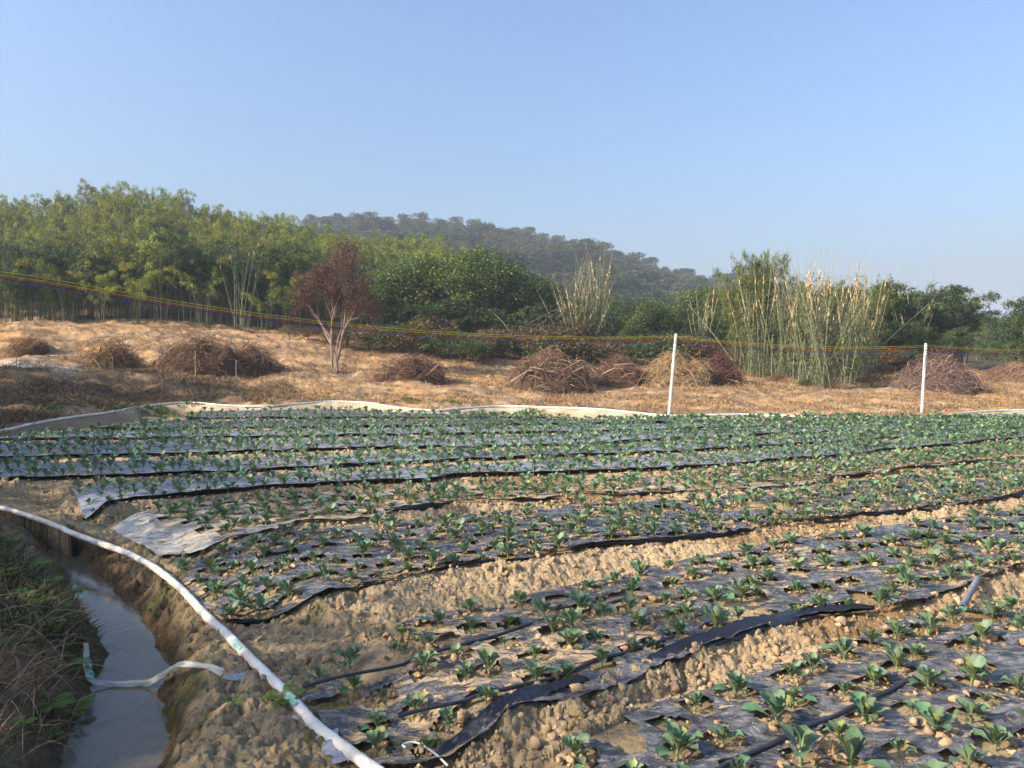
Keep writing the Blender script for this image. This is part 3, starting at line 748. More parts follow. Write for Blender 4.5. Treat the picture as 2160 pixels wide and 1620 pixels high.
# loose crumbs on the open strip beside ditch and hose, and in furrow one
Pn = np.stack([rng.uniform(-6, 4, 5000), rng.uniform(3.2, 10, 5000)], -1)
_, _bm, _dm, _dd, _f, _l = G(Pn[:, 0], Pn[:, 1], False, True)
Pn = Pn[(_dm > .03) & (_dd > .15)]
V1, F1, C1 = clods(Pn, .006, .03, 1, colr=(.30, .225, .14)); VV.append(V1); FF.append(F1 + off); CC.append(C1); off += len(V1)
tag(link('soil_clods', mesh_np('soil_clods', np.vstack(VV), np.vstack(FF), M_clod, np.vstack(CC))), 'dry tan soil crumbs and clods strewn over beds and furrows', 'soil clods', kind='stuff')
# the largest clods, each a thing
BIG = [(978,1512,.058,'big pale clod on the torn front edge of the second bed'),(1170,1443,.042,'pale upright clod near the end of the black film flap'),
 (1085,1475,.050,'crumbly flat clod beside the front film edge'),(960,1310,.030,'rounded clod behind the back-row cabbages of the second bed'),(1597,1540,.036,'rounded clod on the nearest bed near its back edge'),
 (1510,1540,.032,'lone clod at the left of the nearest bed beside a film fold'),(1228,1160,.045,'bright angular clod at the front of the third bed'),(1205,1140,.042,'orange round clod among the third bed cabbages'),
 (1745,1600,.055,'large clod at the bottom edge of the picture'),(2010,1560,.050,'brown clod in the lower right corner rows'),(960,1070,.05,'orange clod standing on the front edge of pale film'),
 (655,1098,.05,'orange clod left of the pale bed tape'),(790,1085,.06,'tall orange lump on the pale fourth bed'),(1910,1195,.05,'pale clod on the second bed far right'),(1700,1300,.03,'small square clod resting on the black film flap'),
 (2010,1590,.05,'crumbled clod pile near bottom right cabbages'),(1790,1590,.045,'clod beside a dark planting hole at the bottom'),(330,1112,.05,'grey clod beside the white hose on the bare strip')]
for q, (px_, py_, s_, lb) in enumerate(BIG):
    p_ = on_plane(px_, py_, ZB if px_ > 400 else 0); V0, F0 = clod_proto(3, 50 + q)
    V0 = V0 * (1 + .12 * (fbm(V0[:, 0] * 3 + q, V0[:, 1] * 3 + V0[:, 2] * 2, 3, q)[:, None] - .5))
    me = mesh_np('soil_clod', V0 * s_ * np.array([1.15, 1, 1.15]), F0, M_clod, np.broadcast_to(np.array([.47, .33, .19]) * random.uniform(.85, 1.1), V0.shape), True)
    o = link('soil_clod', me); o.location = (p_[0], p_[1], G(p_[:1], p_[1:2], False)[0] + s_ * .55 + .01); o.rotation_euler = (random.uniform(-.4, .4), random.uniform(-.4, .4), random.uniform(0, 6))
    tag(o, lb, 'soil clod', 'large clods lying on the beds')

# ------------------------------------------------------------ HOSES, TAPES, LITTER
def hose(P, r, n, label, wr=.10, zmin=-.01):
    P = smooth_line(P, n); P[:, 2] = np.maximum(G(P[:, 0], P[:, 1], False), zmin) + r * .9
    k_ = np.ones(61) / 61
    zz = np.convolve(np.r_[np.full(30, P[0, 2]), P[:, 2], np.full(30, P[-1, 2])], k_, 'valid'); P[:, 2] = zz
    P[:, 0] += (fbm(np.arange(n) * .03, np.zeros(n), 3, 3) - .5) * r * .8
    V, F = tube(P, r, 14)
    s = np.repeat(np.linspace(0, 1, n) * np.linalg.norm(np.diff(P, axis=0), axis=1).sum(), 14); a = np.tile(np.linspace(0, 2 * pi, 14, endpoint=False), n)
    c0 = np.repeat(P, 14, 0); w = 1 + wr * (vn(s * 22 + a * 1.3, a * 1.6 + s * 5, 4) - .5) * 2 + wr * .6 * (vn(s * 5, a, 9) - .5)
    V = c0 + (V - c0) * w[:, None]; return P, V, F
P1, V, F = hose(HOSE, .031, 900, '', .09)
root = link('irrigation_hose', mesh_np('irrigation_hose', V, F, M_hose, smooth=True))
tag(root, 'thick wrinkled white irrigation hose with green patches beside the ditch', 'hose')
HP = P1
for (px_, py_, L_, w_) in [(125,1106,.22,1.3),(402,1255,.10,1.0),(433,1287,.10,1.1),(456,1312,.17,1.3),(503,1359,.17,1.4),(615,1476,.14,1.2),(170,1128,.12,1.)]:
    p_ = on_plane(px_, py_, .05); i0 = int(np.argmin(np.hypot(HP[:, 0] - p_[0], HP[:, 1] - p_[1])))
    step = np.linalg.norm(HP[1] - HP[0]); m_ = max(3, int(L_ / step))
    Q = HP[max(0, i0 - m_ // 2): i0 + m_ // 2 + 2]; V, F = tube(Q, .0365, 14)
    F = F.reshape(len(Q) - 1, 14, 4); 
    cen = np.array([V[f].mean(0) for f in F[0]]) - (Q[0] + Q[1]) / 2
    toc = unit(np.array([-Q[0, 0] - .5, -Q[0, 1], 1.6])); ok = (unit(cen) @ toc) > (1 - w_ * .43)
    ok &= cen[:, 2] > -.03
    F = F[:, ok].reshape(-1, 4)
    if len(F): link('green_tape', mesh_np('green_tape', V, F, M_green, smooth=True), root)
P2, V, F = hose(FARH, .034, 900, '', .08)
tag(link('irrigation_hose', mesh_np('irrigation_hose', V, F, M_hose, smooth=True)), 'long white hose running along the pale ridge behind the field', 'hose')
P3, V, F = hose(FAR2, .036, 200, '', .08)
tag(link('irrigation_hose', mesh_np('irrigation_hose', V, F, M_hose, smooth=True)), 'short stretch of white hose at the far right edge of the field', 'hose')
M_tape = mat('black_drip_tape', base=(.02, .02, .024), rough=.35, spec=.5, nscale=20, namt=.4)
for pts, lb in [([(1500,1640),(1537,1618),(1657,1560),(1740,1523),(1857,1470),(1900,1448),(1945,1430)], 'black drip tape running diagonally over the nearest bed'),
                ([(640,1446),(720,1427),(840,1400),(960,1370),(1120,1320),(1237,1290),(1330,1265)], 'black drip tape along the back rows of the second bed'),
                ([(840,1508),(880,1500),(987,1473),(1153,1440),(1220,1413),(1343,1373),(1420,1350)], 'black drip tape near the front edge of the second bed')]:
    P = smooth_line(pl(pts, ZB + .03), 160); P[:, 2] = np.maximum(G(P[:, 0], P[:, 1], False), ZB - .02) + .045 + .006 * np.sin(np.arange(160) * .13)
    V, F = tube(P, .015, 8); c0 = np.repeat(P, 8, 0); V[:, 2] = c0[:, 2] + (V[:, 2] - c0[:, 2]) * .6
    tag(link('drip_tape', mesh_np('drip_tape', V, F, M_tape, smooth=True)), lb, 'drip tape', 'black drip tapes on the beds')
# folded black film flaps on the bed front
def flap(pa, wid, label, lift=.05, seed=0):
    n = 120; P = smooth_line(pl(pa, ZB), n); m = 8; T = unit(np.gradient(P, axis=0)); Nn = np.stack([T[:, 1], -T[:, 0], 0 * T[:, 0]], -1)
    t = np.linspace(0, 1, n); prof = np.sin(pi * np.clip(t, 0, 1)) ** .5
    v = np.linspace(0, 1, m); V = P[:, None] + Nn[:, None] * (v[None, :, None] * wid * prof[:, None, None])
    X, Y = V[..., 0], V[..., 1]
    z = np.maximum(G(X, Y, False), -.02) + lift * prof[:, None] * (1 - .5 * v[None]) + .02 + .02 * vn(t[:, None] * 40 + 0 * v[None], v[None] * 5 + 0 * t[:, None], seed) + .012 * np.sin(v[None] * 22 + t[:, None] * 5)
    V = np.stack([X, Y, z], -1).reshape(-1, 3); i = np.arange(n - 1)[:, None] * m; j = np.arange(m - 1)[None]
    F = np.stack([i + j, i + m + j, i + m + j + 1, i + j + 1], -1).reshape(-1, 4)
    mt = mat('folded_film', base=(.022, .024, .034), rough=.28, spec=.5, bump=.01, bscale=18)
    tag(link('plastic_film_strip', mesh_np('plastic_film_strip', V, F, mt, smooth=True)), label, 'plastic strip', 'loose black film edges')
flap([(1345,1412),(1440,1375),(1540,1345),(1607,1325),(1707,1305),(1845,1290)], .11, 'loose black film edge folded out over the right of the first furrow', .06, 4)
flap([(905,1556),(1013,1518),(1103,1480),(1240,1443)], .09, 'loose black film edge above the brown furrow at bottom centre', .04, 7)
# plastic strip lying across the ditch
def ribbon(P, w, label, name='plastic_film_strip', grp=None, seed=0, m_=M_poly, n=160, ground_=False):
    P = smooth_line(P, n); m = 9; T = unit(np.gradient(P, axis=0)); up = np.array([0, -.6, .8]); A = unit(np.cross(T, up))
    t = np.linspace(0, 1, n); ww = w * (.45 + .9 * vn(t * 9, t * 0, seed)); a = np.linspace(-1, 1, m)
    B_ = np.cross(A, T)
    V = P[:, None] + A[:, None] * (a[None] * ww[:, None])[..., None] + B_[:, None] * (.30 * ww[:, None] * np.sin(a[None] * 3 + t[:, None] * 6) + .03 * (fbm(t[:, None] * 14 + 0 * a, a[None] * 2 + 0 * t[:, None], 3, seed + 3) - .5))[..., None]
    if ground_: V[..., 2] = G(V[..., 0], V[..., 1], False) + .012 + .05 * fbm(V[..., 0] * 12, V[..., 1] * 12, 3, seed) ** 2
    V = V.reshape(-1, 3); i = np.arange(n - 1)[:, None] * m; j = np.arange(m - 1)[None]
    F = np.stack([i + j, i + m + j, i + m + j + 1, i + j + 1], -1).reshape(-1, 4)
    return tag(link(name, mesh_np(name, V, F, m_, smooth=True)), label, 'plastic strip', grp)
ZWW = ZW + .02; q = [on_plane(*p) for p in [(181,1355,.02),(182,1375,-.04),(184,1408,-.13),(194,1434,-.2),(225,1441,ZWW),(265,1441,ZWW),(305,1440,ZWW),(332,1430,-.16),(360,1412,-.04),(400,1402,.06),(445,1408,.05),(472,1420,.03)]]
strip = ribbon(q, .020, 'crumpled clear plastic strip hanging across the ditch water', seed=3)
q = [on_plane(*p) for p in [(184,1385,-.05),(186,1408,-.12),(192,1430,-.18)]]
rb = ribbon(q, .022, 'x', name='green_mark', seed=5, m_=M_green, n=30); del rb['label']; del rb['category']; rb.parent = strip
q = pl([(475,1418),(520,1418),(560,1412),(600,1405)], .06); ribbon(q, .05, 'dirty plastic scrap running under the white hose into the second bed', seed=9, m_=M_grey, ground_=True)
q = pl([(625,1500),(650,1512),(680,1530),(700,1560),(722,1592)], .05); ribbon(q, .05, 'torn grey film edge tucked beneath the lower end of the near hose', seed=11, m_=M_grey, ground_=True)
# grey pipe on the right
q0, q1 = on_plane(2030, 1303, .1), on_plane(2063, 1235, .14); 
ln = np.linspace(0, 1, 30)[:, None]; P = q0 * (1 - ln) + q1 * ln; P[:, 2] = G(P[:, 0], P[:, 1], False).max() + .06 + .02 * ln[:, 0]
V, F = tube(P, .024, 12); V2, F2 = tube(P, .018, 12)
F = np.vstack([F, F2[:, ::-1] + len(V)]); e = []
for base in (0, 29 * 12):
    for k_ in range(12): e.append([base + k_, base + (k_ + 1) % 12, len(V) + base + (k_ + 1) % 12, len(V) + base + k_])
F = np.vstack([F, e]); V = np.vstack([V, V2])
tag(link('short_pipe', mesh_np('short_pipe', V, F, mat('grey_pipe', base=(.20, .20, .22), rough=.6, nscale=12, namt=.25), smooth=True)), 'short grey pipe offcut lying on the sunlit soil bank', 'pipe')
P = smooth_line(pl([(856,1590),(850,1583),(870,1577),(885,1580),(905,1592),(925,1608),(945,1628)], .02), 60); P[:, 2] = G(P[:, 0], P[:, 1], True).max() * .3 + .04
V, F = tube(P, .006, 6); tag(link('bent_wire', mesh_np('bent_wire', V, F, M_hose, smooth=True)), 'thin bent white rod on the brown soil at the bottom', 'rod')
P = smooth_line(np.array([at_depth(1844,885,24.), at_depth(1852,872,24.3), at_depth(1864,858,24.6)]), 20)
V, F = tube(P, .012, 6); tag(link('bent_wire', mesh_np('bent_wire', V, F, M_hose, smooth=True)), 'thin white rod leaning by the ridge behind the field', 'rod')

# ------------------------------------------------------------ POLES AND ROPES
def pole(pb, pt, label, wd=.075):
    pb3 = on_plane(pb[0], pb[1], .08); Y = pb3[1]; top = at_depth(pt[0], pt[1], Y)
    root = empty('concrete_post', (pb3[0], Y, g1(pb3[0], Y) - .02)); tag(root, label, 'post', 'concrete posts carrying the coloured ropes')
    h = top[2] - root.location.z; dx = top[0] - pb3[0]
    ring = []
    for z_, w_ in ((-.2, 1), (0, 1), (h * .5, .93), (h - .03, .86), (h, .78)):
        f_ = z_ / h; r_ = wd * w_ / 2; c_ = r_ * .72
        pts = [(-r_, -c_), (-c_, -r_), (c_, -r_), (r_, -c_), (r_, c_), (c_, r_), (-c_, r_), (-r_, c_)]
        ring += [(dx * f_ + a_, b_, z_) for a_, b_ in pts]
    F = [[i * 8 + j, i * 8 + (j + 1) % 8, (i + 1) * 8 + (j + 1) % 8, (i + 1) * 8 + j] for i in range(4) for j in range(8)]
    F += [[32, 33, 34, 35], [32, 35, 36, 39], [36, 37, 38, 39]]
    link('post_shaft', mesh_np('post_shaft', ring, F, M_pole), root)
    g = Geo()
    for q_ in range(4):
        zz = h - .10 - q_ * .085; x_ = dx * zz / h
        a = np.linspace(0, 2 * pi, 13); V, F2 = tube(np.stack([x_ + wd * .56 * np.cos(a), wd * .56 * np.sin(a), zz + 0 * a], -1), .006, 5); g.add(V, F2, (.5, .5, .48))
        V, F2 = tube([(x_, -wd * .5, zz), (x_, -wd * .5 - .05, zz)], [.018, .014], 8, True); g.add(V, F2, (.75, .75, .72))
    link('rope_ties', g.mesh('rope_ties', M_bark), root)
    return top
TOP1 = pole((1411, 884), (1426, 704), 'leaning white concrete post at the back edge of the cabbage field', .085)
TOP2 = pole((1944, 867), (1953, 724), 'white concrete post farther right in the dry grass', .08)
Y1, Y2 = TOP1[1], TOP2[1]
def rope(colr, label, dz, pts_left, sag2=10, thick=.0055):
    # left span
    P0 = np.array([-13.6, 9.3]); Pp = np.array([TOP1[0], TOP1[1]]); pts = []
    for (px_, py_) in pts_left:
        a, b, c_ = ray(px_, py_); d = Pp - P0       # intersect with vertical plane through P0-Pp
        t = (P0[0] * d[1] - P0[1] * d[0]) / (a * d[1] - b * d[0]); pts.append((a * t, b * t, HC + c_ * t))
    pts = [p for p in pts]; last = np.array([TOP1[0] - .01, TOP1[1] - .05, TOP1[2] - dz])
    a0 = np.array(pts[0]); a1 = np.array(pts[1]); pre = a0 + (a0 - a1) * 1.0
    L = smooth_line(np.vstack([[pre], pts, [last]]), 120)
    def span(A, B, sag, n=50):
        t = np.linspace(0, 1, n)[:, None]; P = A * (1 - t) + B * t; P[:, 2] -= (4 * sag * t * (1 - t))[:, 0]; return P
    b2 = np.array([TOP2[0], TOP2[1] - .05, TOP2[2] - dz]); e3 = np.array([24.5, 30.5, 2.45 - dz])
    P = np.vstack([L, span(last, b2, .16)[1:], span(b2, e3, .18)[1:]])
    V, F = tube(P, thick, 5)
    tag(link('rope', mesh_np('rope', V, F, mat('rope', base=colr, rough=.6), smooth=True)), label, 'rope', 'coloured ropes strung between the posts')
def lp(o0, o1, o2): return [(-60, 566 + o0), (0, 573 + o0), (350, 632 + o0 * .85), (700, 680 + o1), (850, 694 + o1), (1050, 706 + o1 * .9), (1250, 711 + o2)]
rope((.50, .40, .04), 'topmost yellow rope sagging from the left to the leaning post', .07, lp(0, 0, 0))
rope((.46, .38, .05), 'lower yellow rope hanging just under the topmost one', .12, lp(7, 4.5, 3))
rope((.40, .04, .03), 'red rope strung beneath the two yellow ropes', .20, lp(12, 9, 7))
rope((.05, .12, .30), 'blue rope, lowest of the coloured ropes', .27, lp(18, 13, 11), thick=.005)
rope((.03, .02, .02), 'thin dark rope between the red and blue ropes', .235, lp(15, 11, 9), thick=.0045)

# stakes on the left terrace
M_wood = mat('stake_wood', base=(.42, .30, .17), rough=.9, nscale=10, namt=.3)
for px_, y0, y1, Y, tl, lb in [(35,787,742,30.5,0,'leftmost thin wooden stake beside the white soil patch'),(145,789,765,30.5,.0,'short stake at the right end of the white soil patch'),(237,790,752,31,.0,'pale stake in front of the small left brush heap'),
    (330,792,760,32,.02,'short stake left of the big left brush heap'),(412,789,740,32,.0,'tall pale stake in front of the big left brush heap'),(498,789,760,33,.0,'short stake right of the tall one before the left heaps'),
    (755,787,762,38,.02,'short stake left of the low dark brush heap'),(818,782,750,38,.0,'thin stake just behind the low dark brush heap'),(898,848,832,33,.0,'tiny stake in dry grass behind the far hose')]:
    X = colx(px_, Y); zb = g1(X, Y, True); zt = at_depth(px_, y1, Y)[2]; h = max(.4, zt - zb)
    P = np.array([(0, 0, -.1), (tl, 0, h * .5), (tl * 2, .02, h)]); V, F = tube(P, [.014, .013, .011], 6, True)
    tag(link('wooden_stake', mesh_np('wooden_stake', V, F, M_wood), loc=(X, Y, zb)), lb, 'stake', 'wooden stakes on the terrace')
for a_, b_, lb in [((65,768),(92,786),'stick leaning down across the white soil patch'),((198,757),(217,783),'stick leaning between the white patch and small heap')]:
    A = at_depth(*a_, 31.5); B = at_depth(*b_, 30.6); zz = g1(B[0], B[1]); A[2] += zz - B[2] + .03; B[2] = zz + .03; V, F = tube([A, B], [.02, .016], 6)
    tag(link('fallen_stick', mesh_np('fallen_stick', V, F, M_wood)), lb, 'stick')

# ------------------------------------------------------------ BRUSH HEAPS
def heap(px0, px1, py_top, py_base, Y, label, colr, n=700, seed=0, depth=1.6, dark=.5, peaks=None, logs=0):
    rs = np.random.default_rng(seed); X0, X1 = colx(px0, Y), colx(px1, Y); cx = (X0 + X1) / 2; hw = (X1 - X0) / 2
    zb = g1(cx, Y); hgt = (at_depth(0, py_top, Y)[2] - at_depth(0, py_base, Y)[2]) * 1.0
    root = empty('brush_heap', (cx, Y, zb)); tag(root, label, 'brush heap', 'heaps of cut dry branches')
    LOB = [(rs.uniform(-.15, .15), 0, 1.0, .85)] + [(rs.uniform(-.75, .75), rs.uniform(-.5, .3), rs.uniform(.45, .9), rs.uniform(.35, .6)) for _ in range(5)]
    # core
    V0, F0 = ico(4); peaks = peaks or [(0, 1)]
    def top(x_, y_):
        e = 0
        for lx_, ly_, lh_, lr_ in LOB:
            dq = np.sqrt(((x_ / hw - lx_) / lr_) ** 2 + ((y_ / depth - ly_) / (lr_ * 1.3)) ** 2); e = np.maximum(e, lh_ * np.clip(1 - dq, 0, 1) ** .75)
        m = .62 + .8 * fbm(x_ / hw * 3.6 + seed, y_ / depth * 2.8 + seed, 4, seed)
        return hgt * e * m * ss(1.0, .8, (x_ / hw) ** 2 + (y_ / depth) ** 2)
    a = np.linspace(0, 2 * pi, 48, endpoint=False); rr_ = np.linspace(0, 1, 16)
    A, Rr = np.meshgrid(a, rr_); xs = Rr * np.cos(A) * hw; ys = Rr * np.sin(A) * depth
    gg = G(xs + cx, ys + Y, False) - zb
    zz = top(xs * .98, ys * .98) * .86 + gg - .15 * (Rr > .99)
    V = np.stack([xs, ys, zz], -1).reshape(-1, 3); i = np.arange(15)[:, None] * 48; j = np.arange(48)[None]; j2 = (j + 1) % 48
    F = np.stack([i + j, i + j2, i + 48 + j2, i + 48 + j], -1).reshape(-1, 4)
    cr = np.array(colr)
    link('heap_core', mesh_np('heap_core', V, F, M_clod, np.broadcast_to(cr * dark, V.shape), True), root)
    g = Geo()
    xs = rs.uniform(-1, 1, n) * hw; ys = rs.uniform(-1, 1, n) * depth; ok = (xs / hw) ** 2 + (ys / depth) ** 2 < 1.02; xs, ys = xs[ok], ys[ok]
    zz = top(xs, ys) * rs.uniform(.75, 1.02, len(xs)) + G(xs + cx, ys + Y, False) - zb
    for x_, y_, z_ in zip(xs, ys, zz):
        L = rs.uniform(.4, 1.5) * min(1, hgt) * rs.choice([.7, 1, 1.2]); az = rs.normal(0, .75) + (0 if rs.random() < .8 else pi / 2)
        el = rs.normal(0, .5) - .35 * (x_ / hw) * np.sign(cos(az))
        d = np.array([cos(az) * cos(el), sin(az) * cos(el), sin(el)]); bend = rs.normal(0, .16, 3) * L; bend[2] -= .1 * L
        t = np.array([-.5, -.17, .17, .5]); P = np.array([x_, y_, z_]) + d * t[:, None] * L + bend * (1 - 4 * t[:, None] ** 2) * -1
        rad = rs.choice([.008, .011, .015]) * (1.6 if rs.random() < .06 else 1)
        V, F = tube(P, [rad, rad * .9, rad * .7, rad * .4], 3); cc = cr * rs.uniform(.6, 1.55) * np.array([1, rs.uniform(.9, 1.05), rs.uniform(.8, 1.1)])
        if rs.random() < .07: cc = np.array([.42, .31, .19]) * rs.uniform(.7, 1.1)
        g.add(V, F, cc)
    for q_ in range(logs):
        x_ = rs.uniform(-.7, .6) * hw; y_ = -depth * rs.uniform(.3, .75); z_ = float(top(np.array([x_]), np.array([y_]))[0])
        L = rs.uniform(.9, 1.7); az = rs.uniform(-1.2, 1.3); tl_ = rs.uniform(-.1, .35); P = np.array([[x_ - L / 2 * cos(az), y_ - .2, z_ - tl_ * L + .05], [x_, y_ - .1, z_ + .05], [x_ + L / 2 * cos(az), y_, z_ + tl_ * L]])
        V, F = tube(P, [.045, .04, .03], 6); g.add(V, F, np.array([.34, .26, .18]) * rs.uniform(.7, 1.2))
    link('cut_branches', g.mesh('cut_branches', M_twig, False), root)
BR = (.17, .105, .068); RD = (.18, .09, .06); GB = (.19, .13, .09); LT = (.33, .23, .13)
heap(340, 520, 712, 782, 34.5, 'large brown brush heap on the left terrace behind the tall stake', BR, 1300, 1, 1.8)
heap(478, 592, 718, 776, 35.5, 'rounded dark brush heap at the right end of the left terrace', (.17, .10, .065), 900, 2, 1.5)
heap(205, 300, 728, 782, 34, 'low pale brush heap between white soil patch and large heap', (.25, .16, .09), 700, 3, 1.2)
heap(25, 100, 732, 760, 37, 'thin scraggy brush heap above the white soil patch', (.22, .14, .08), 400, 4, 1.0)
heap(795, 940, 771, 822, 36, 'low dark brush heap alone in the middle of the dry slope', (.14, .08, .055), 1100, 5, 1.3)
heap(1070, 1250, 752, 832, 35, 'big tangled brush heap with pale logs in the centre', (.19, .125, .085), 1900, 6, 1.7, logs=7)
heap(1235, 1365, 757, 812, 37, 'flatter reddish brush heap joining the big tangled one', (.18, .11, .075), 1100, 7, 1.5, logs=2)
heap(1350, 1500, 758, 822, 36.5, 'light brown brush heap just behind the leaning post', LT, 1300, 8, 1.5, .6)
heap(1472, 1560, 750, 812, 37.5, 'dark red brush heap beside the tall bamboo', (.12, .055, .045), 900, 9, 1.2)
heap(1893, 2062, 760, 836, 35, 'large purplish brush heap behind the right-hand post', (.20, .135, .11), 1500, 10, 1.7)
heap(2085, 2250, 772, 815, 41, 'brush heap cut by the right edge of the picture', (.25, .15, .105), 900, 11, 1.8)

# ------------------------------------------------------------ TREES: prototypes
def tree_thing(name, parts, label, cat, group=None):
    root = empty(name, (0, 0, -500)); tag(root, label, cat, group)
    for nm, me in parts: part(root, nm, me)
    return root
def bamboo_proto(seed, H=9.0, n_culm=26, spread=1.3, lean=.22, leaves=9000, low=.22, hue=(.105, .135, .030), leafL=.24, bare=0, arch=1.0):
    rs = np.random.default_rng(seed); g = Geo(); curves = []
    for q_ in range(n_culm):
        az = rs.uniform(0, 2 * pi); b = np.array([cos(az), sin(az), 0]) * spread * sqrt(rs.random()); h = H * rs.uniform(.72, 1.05); le = lean * rs.uniform(.2, 1.3)
        t = np.linspace(0, 1, 9); o = az + rs.normal(0, .4)
        rad = le * h * (t ** 1.6) + arch * .12 * h * t ** 5
        P = np.stack([b[0] + np.cos(o) * rad, b[1] + np.sin(o) * rad, h * (t - .10 * arch * t ** 6)], -1)
        V, F = tube(P, np.interp(t, [0, .6, 1], [.045, .03, .006]), 5); g.add(V, F, np.array([.115, .125, .065]) * rs.uniform(.6, 1.4))
        curves.append((P, t))
    lf = Geo(); per = leaves // (n_culm * 16)
    allp, alld, alls, cc = [], [], [], []
    for P, t in curves:
        hc_ = rs.uniform(.62, 1.35) * np.array([rs.uniform(.85, 1.15), 1, 1]); nb = 16; tt = low + (1.0 - low) * rs.uniform(0, 1, nb) ** .8
        for u in tt:
            c0 = np.array([np.interp(u, t, P[:, k]) for k in range(3)])
            az = rs.uniform(0, 2 * pi); L = rs.uniform(.5, 1.35) * (1 - .55 * u) * H / 9
            bd = np.array([cos(az), sin(az), rs.uniform(-.1, .5)]); e = c0 + bd * L + np.array([0, 0, -.12 * L])
            hu = np.array(hue) * hc_ * rs.uniform(.7, 1.25) * np.array([rs.uniform(.8, 1.1), 1, rs.uniform(.7, 1.3)])
            m = per; w = rs.random(m)[:, None] ** .6
            p_ = c0 * (1 - w) + e * w + rs.normal(0, .12, (m, 3)) + np.array([0, 0, -.25]) * w ** 2
            d_ = unit(np.array([cos(az), sin(az), -.35]) * .9 + rs.normal(0, .65, (m, 3)))
            s_ = unit(np.cross(d_, rs.normal(0, .6, (m, 3)) + np.array([0, 0, 1.])))
            allp.append(p_); alld.append(d_); alls.append(s_); cc.append(np.repeat(hu[None] * rs.uniform(.8, 1.2, (m, 1)), 4, 0))
    p_, d_, s_ = map(np.vstack, (allp, alld, alls)); n = len(p_)
    V, F = leaf_quads(p_, d_, s_, rs.uniform(.6, 1.25, n) * leafL, leafL * .15, .2); lf.add(V, F, np.vstack(cc))
    return [('culms', g.mesh('culms', M_bark)), ('foliage', lf.mesh('foliage', M_leaf))]
def broad_proto(seed, H=6, Rr=2.6, leaves=9000, hue=(.07, .12, .035), leafL=.17, trunk=(.12, .09, .06), base=.12, flat=.8, wd=.28):
    rs = np.random.default_rng(seed); g = Geo(); lf = Geo()
    P = np.array([[0, 0, -.2], [rs.normal(0, .1), rs.normal(0, .1), H * .3], [rs.normal(0, .2), rs.normal(0, .2), H * .7]])
    V, F = tube(P, [H * .03, H * .024, H * .010], 7); g.add(V, F, trunk)
    nb = 26; allp, alld, alls, cc = [], [], [], []
    for q_ in range(nb):
        az = q_ * 2.4 + rs.normal(0, .3); el = rs.uniform(-.25, 1.5); rad = rs.uniform(.65, 1.0)
        hc = H * (base + (1 - base) * .5); 
        c0 = np.array([cos(az) * cos(el) * Rr * rad * .8, sin(az) * cos(el) * Rr * rad * .8, hc + sin(el) * H * (1 - base) * .42 * rad])
        V, F = tube(np.array([[0, 0, H * rs.uniform(.15, .5)], c0 * .5 + np.array([0, 0, hc * .25]), c0]), [H * .010, H * .007, .01], 4); g.add(V, F, trunk)
        m = leaves // nb; d = unit(rs.normal(size=(m, 3))); r_ = Rr * rs.uniform(.26, .42) * (rs.random((m, 1)) ** .33)
        pos = c0 + d * r_ * np.array([1, 1, flat]); hu = np.array(hue) * rs.uniform(.7, 1.3) * np.array([rs.uniform(.8, 1.3), 1, rs.uniform(.8, 1.2)])
        dd_ = unit(d * .7 + rs.normal(0, .5, (m, 3)) + np.array([0, 0, -.2])); s_ = unit(np.cross(dd_, rs.normal(0, .5, (m, 3)) + np.array([0, 0, 1.])))
        allp.append(pos); alld.append(dd_); alls.append(s_); cc.append(np.repeat(hu[None] * rs.uniform(.75, 1.25, (m, 1)), 4, 0))
    p_, d_, s_ = map(np.vstack, (allp, alld, alls)); n = len(p_)
    V, F = leaf_quads(p_, d_, s_, rs.uniform(.6, 1.3, n) * leafL, leafL * wd, .1); lf.add(V, F, np.vstack(cc))
    return [('trunk', g.mesh('trunk', M_bark)), ('crown', lf.mesh('crown', M_leaf))]
def pine_proto(seed, H=10, leaves=2600):
    rs = np.random.default_rng(seed); g = Geo(); lf = Geo()
    V, F = tube(np.array([[0, 0, -.5], [rs.normal(0, .2), 0, H * .5], [rs.normal(0, .3), 0, H * .95]]), [.2, .15, .05], 6); g.add(V, F, (.10, .07, .05))
    allp, alld, alls, cc = [], [], [], []; nb = 22
    for q_ in range(nb):
        u = rs.uniform(.38, 1) if q_ > 1 else 1.0; az = q_ * 2.4; w = H * .30 * (1.12 - u) ** .55 * rs.uniform(.6, 1.15)
        c0 = np.array([cos(az) * w, sin(az) * w, H * u * .97]); V, F = tube(np.array([[0, 0, H * u * .85], c0]), [.05, .02], 4); g.add(V, F, (.10, .07, .05))
        m = leaves // nb; d = unit(rs.normal(size=(m, 3))); pos = c0 + d * H * rs.uniform(.07, .12) * rs.random((m, 1)) ** .33 * np.array([1.3, 1.3, .7])
        hu = (np.array([.085, .120, .060]), np.array([.105, .125, .055]), np.array([.06, .10, .055]), np.array([.12, .12, .065]))[seed % 4] * .78 * rs.uniform(.6, 1.4); dd_ = unit(d + rs.normal(0, .5, (m, 3)) + np.array([0, 0, .4])); s_ = unit(np.cross(dd_, rs.normal(0, 1, (m, 3))))
        allp.append(pos); alld.append(dd_); alls.append(s_); cc.append(np.repeat(hu[None] * rs.uniform(.8, 1.2, (m, 1)), 4, 0))
    p_, d_, s_ = map(np.vstack, (allp, alld, alls)); V, F = leaf_quads(p_, d_, s_, rs.uniform(.35, .75, len(p_)), .10, 0); lf.add(V, F, np.vstack(cc))
    return [('trunk', g.mesh('trunk', M_bark)), ('crown', lf.mesh('crown', M_leaf))]

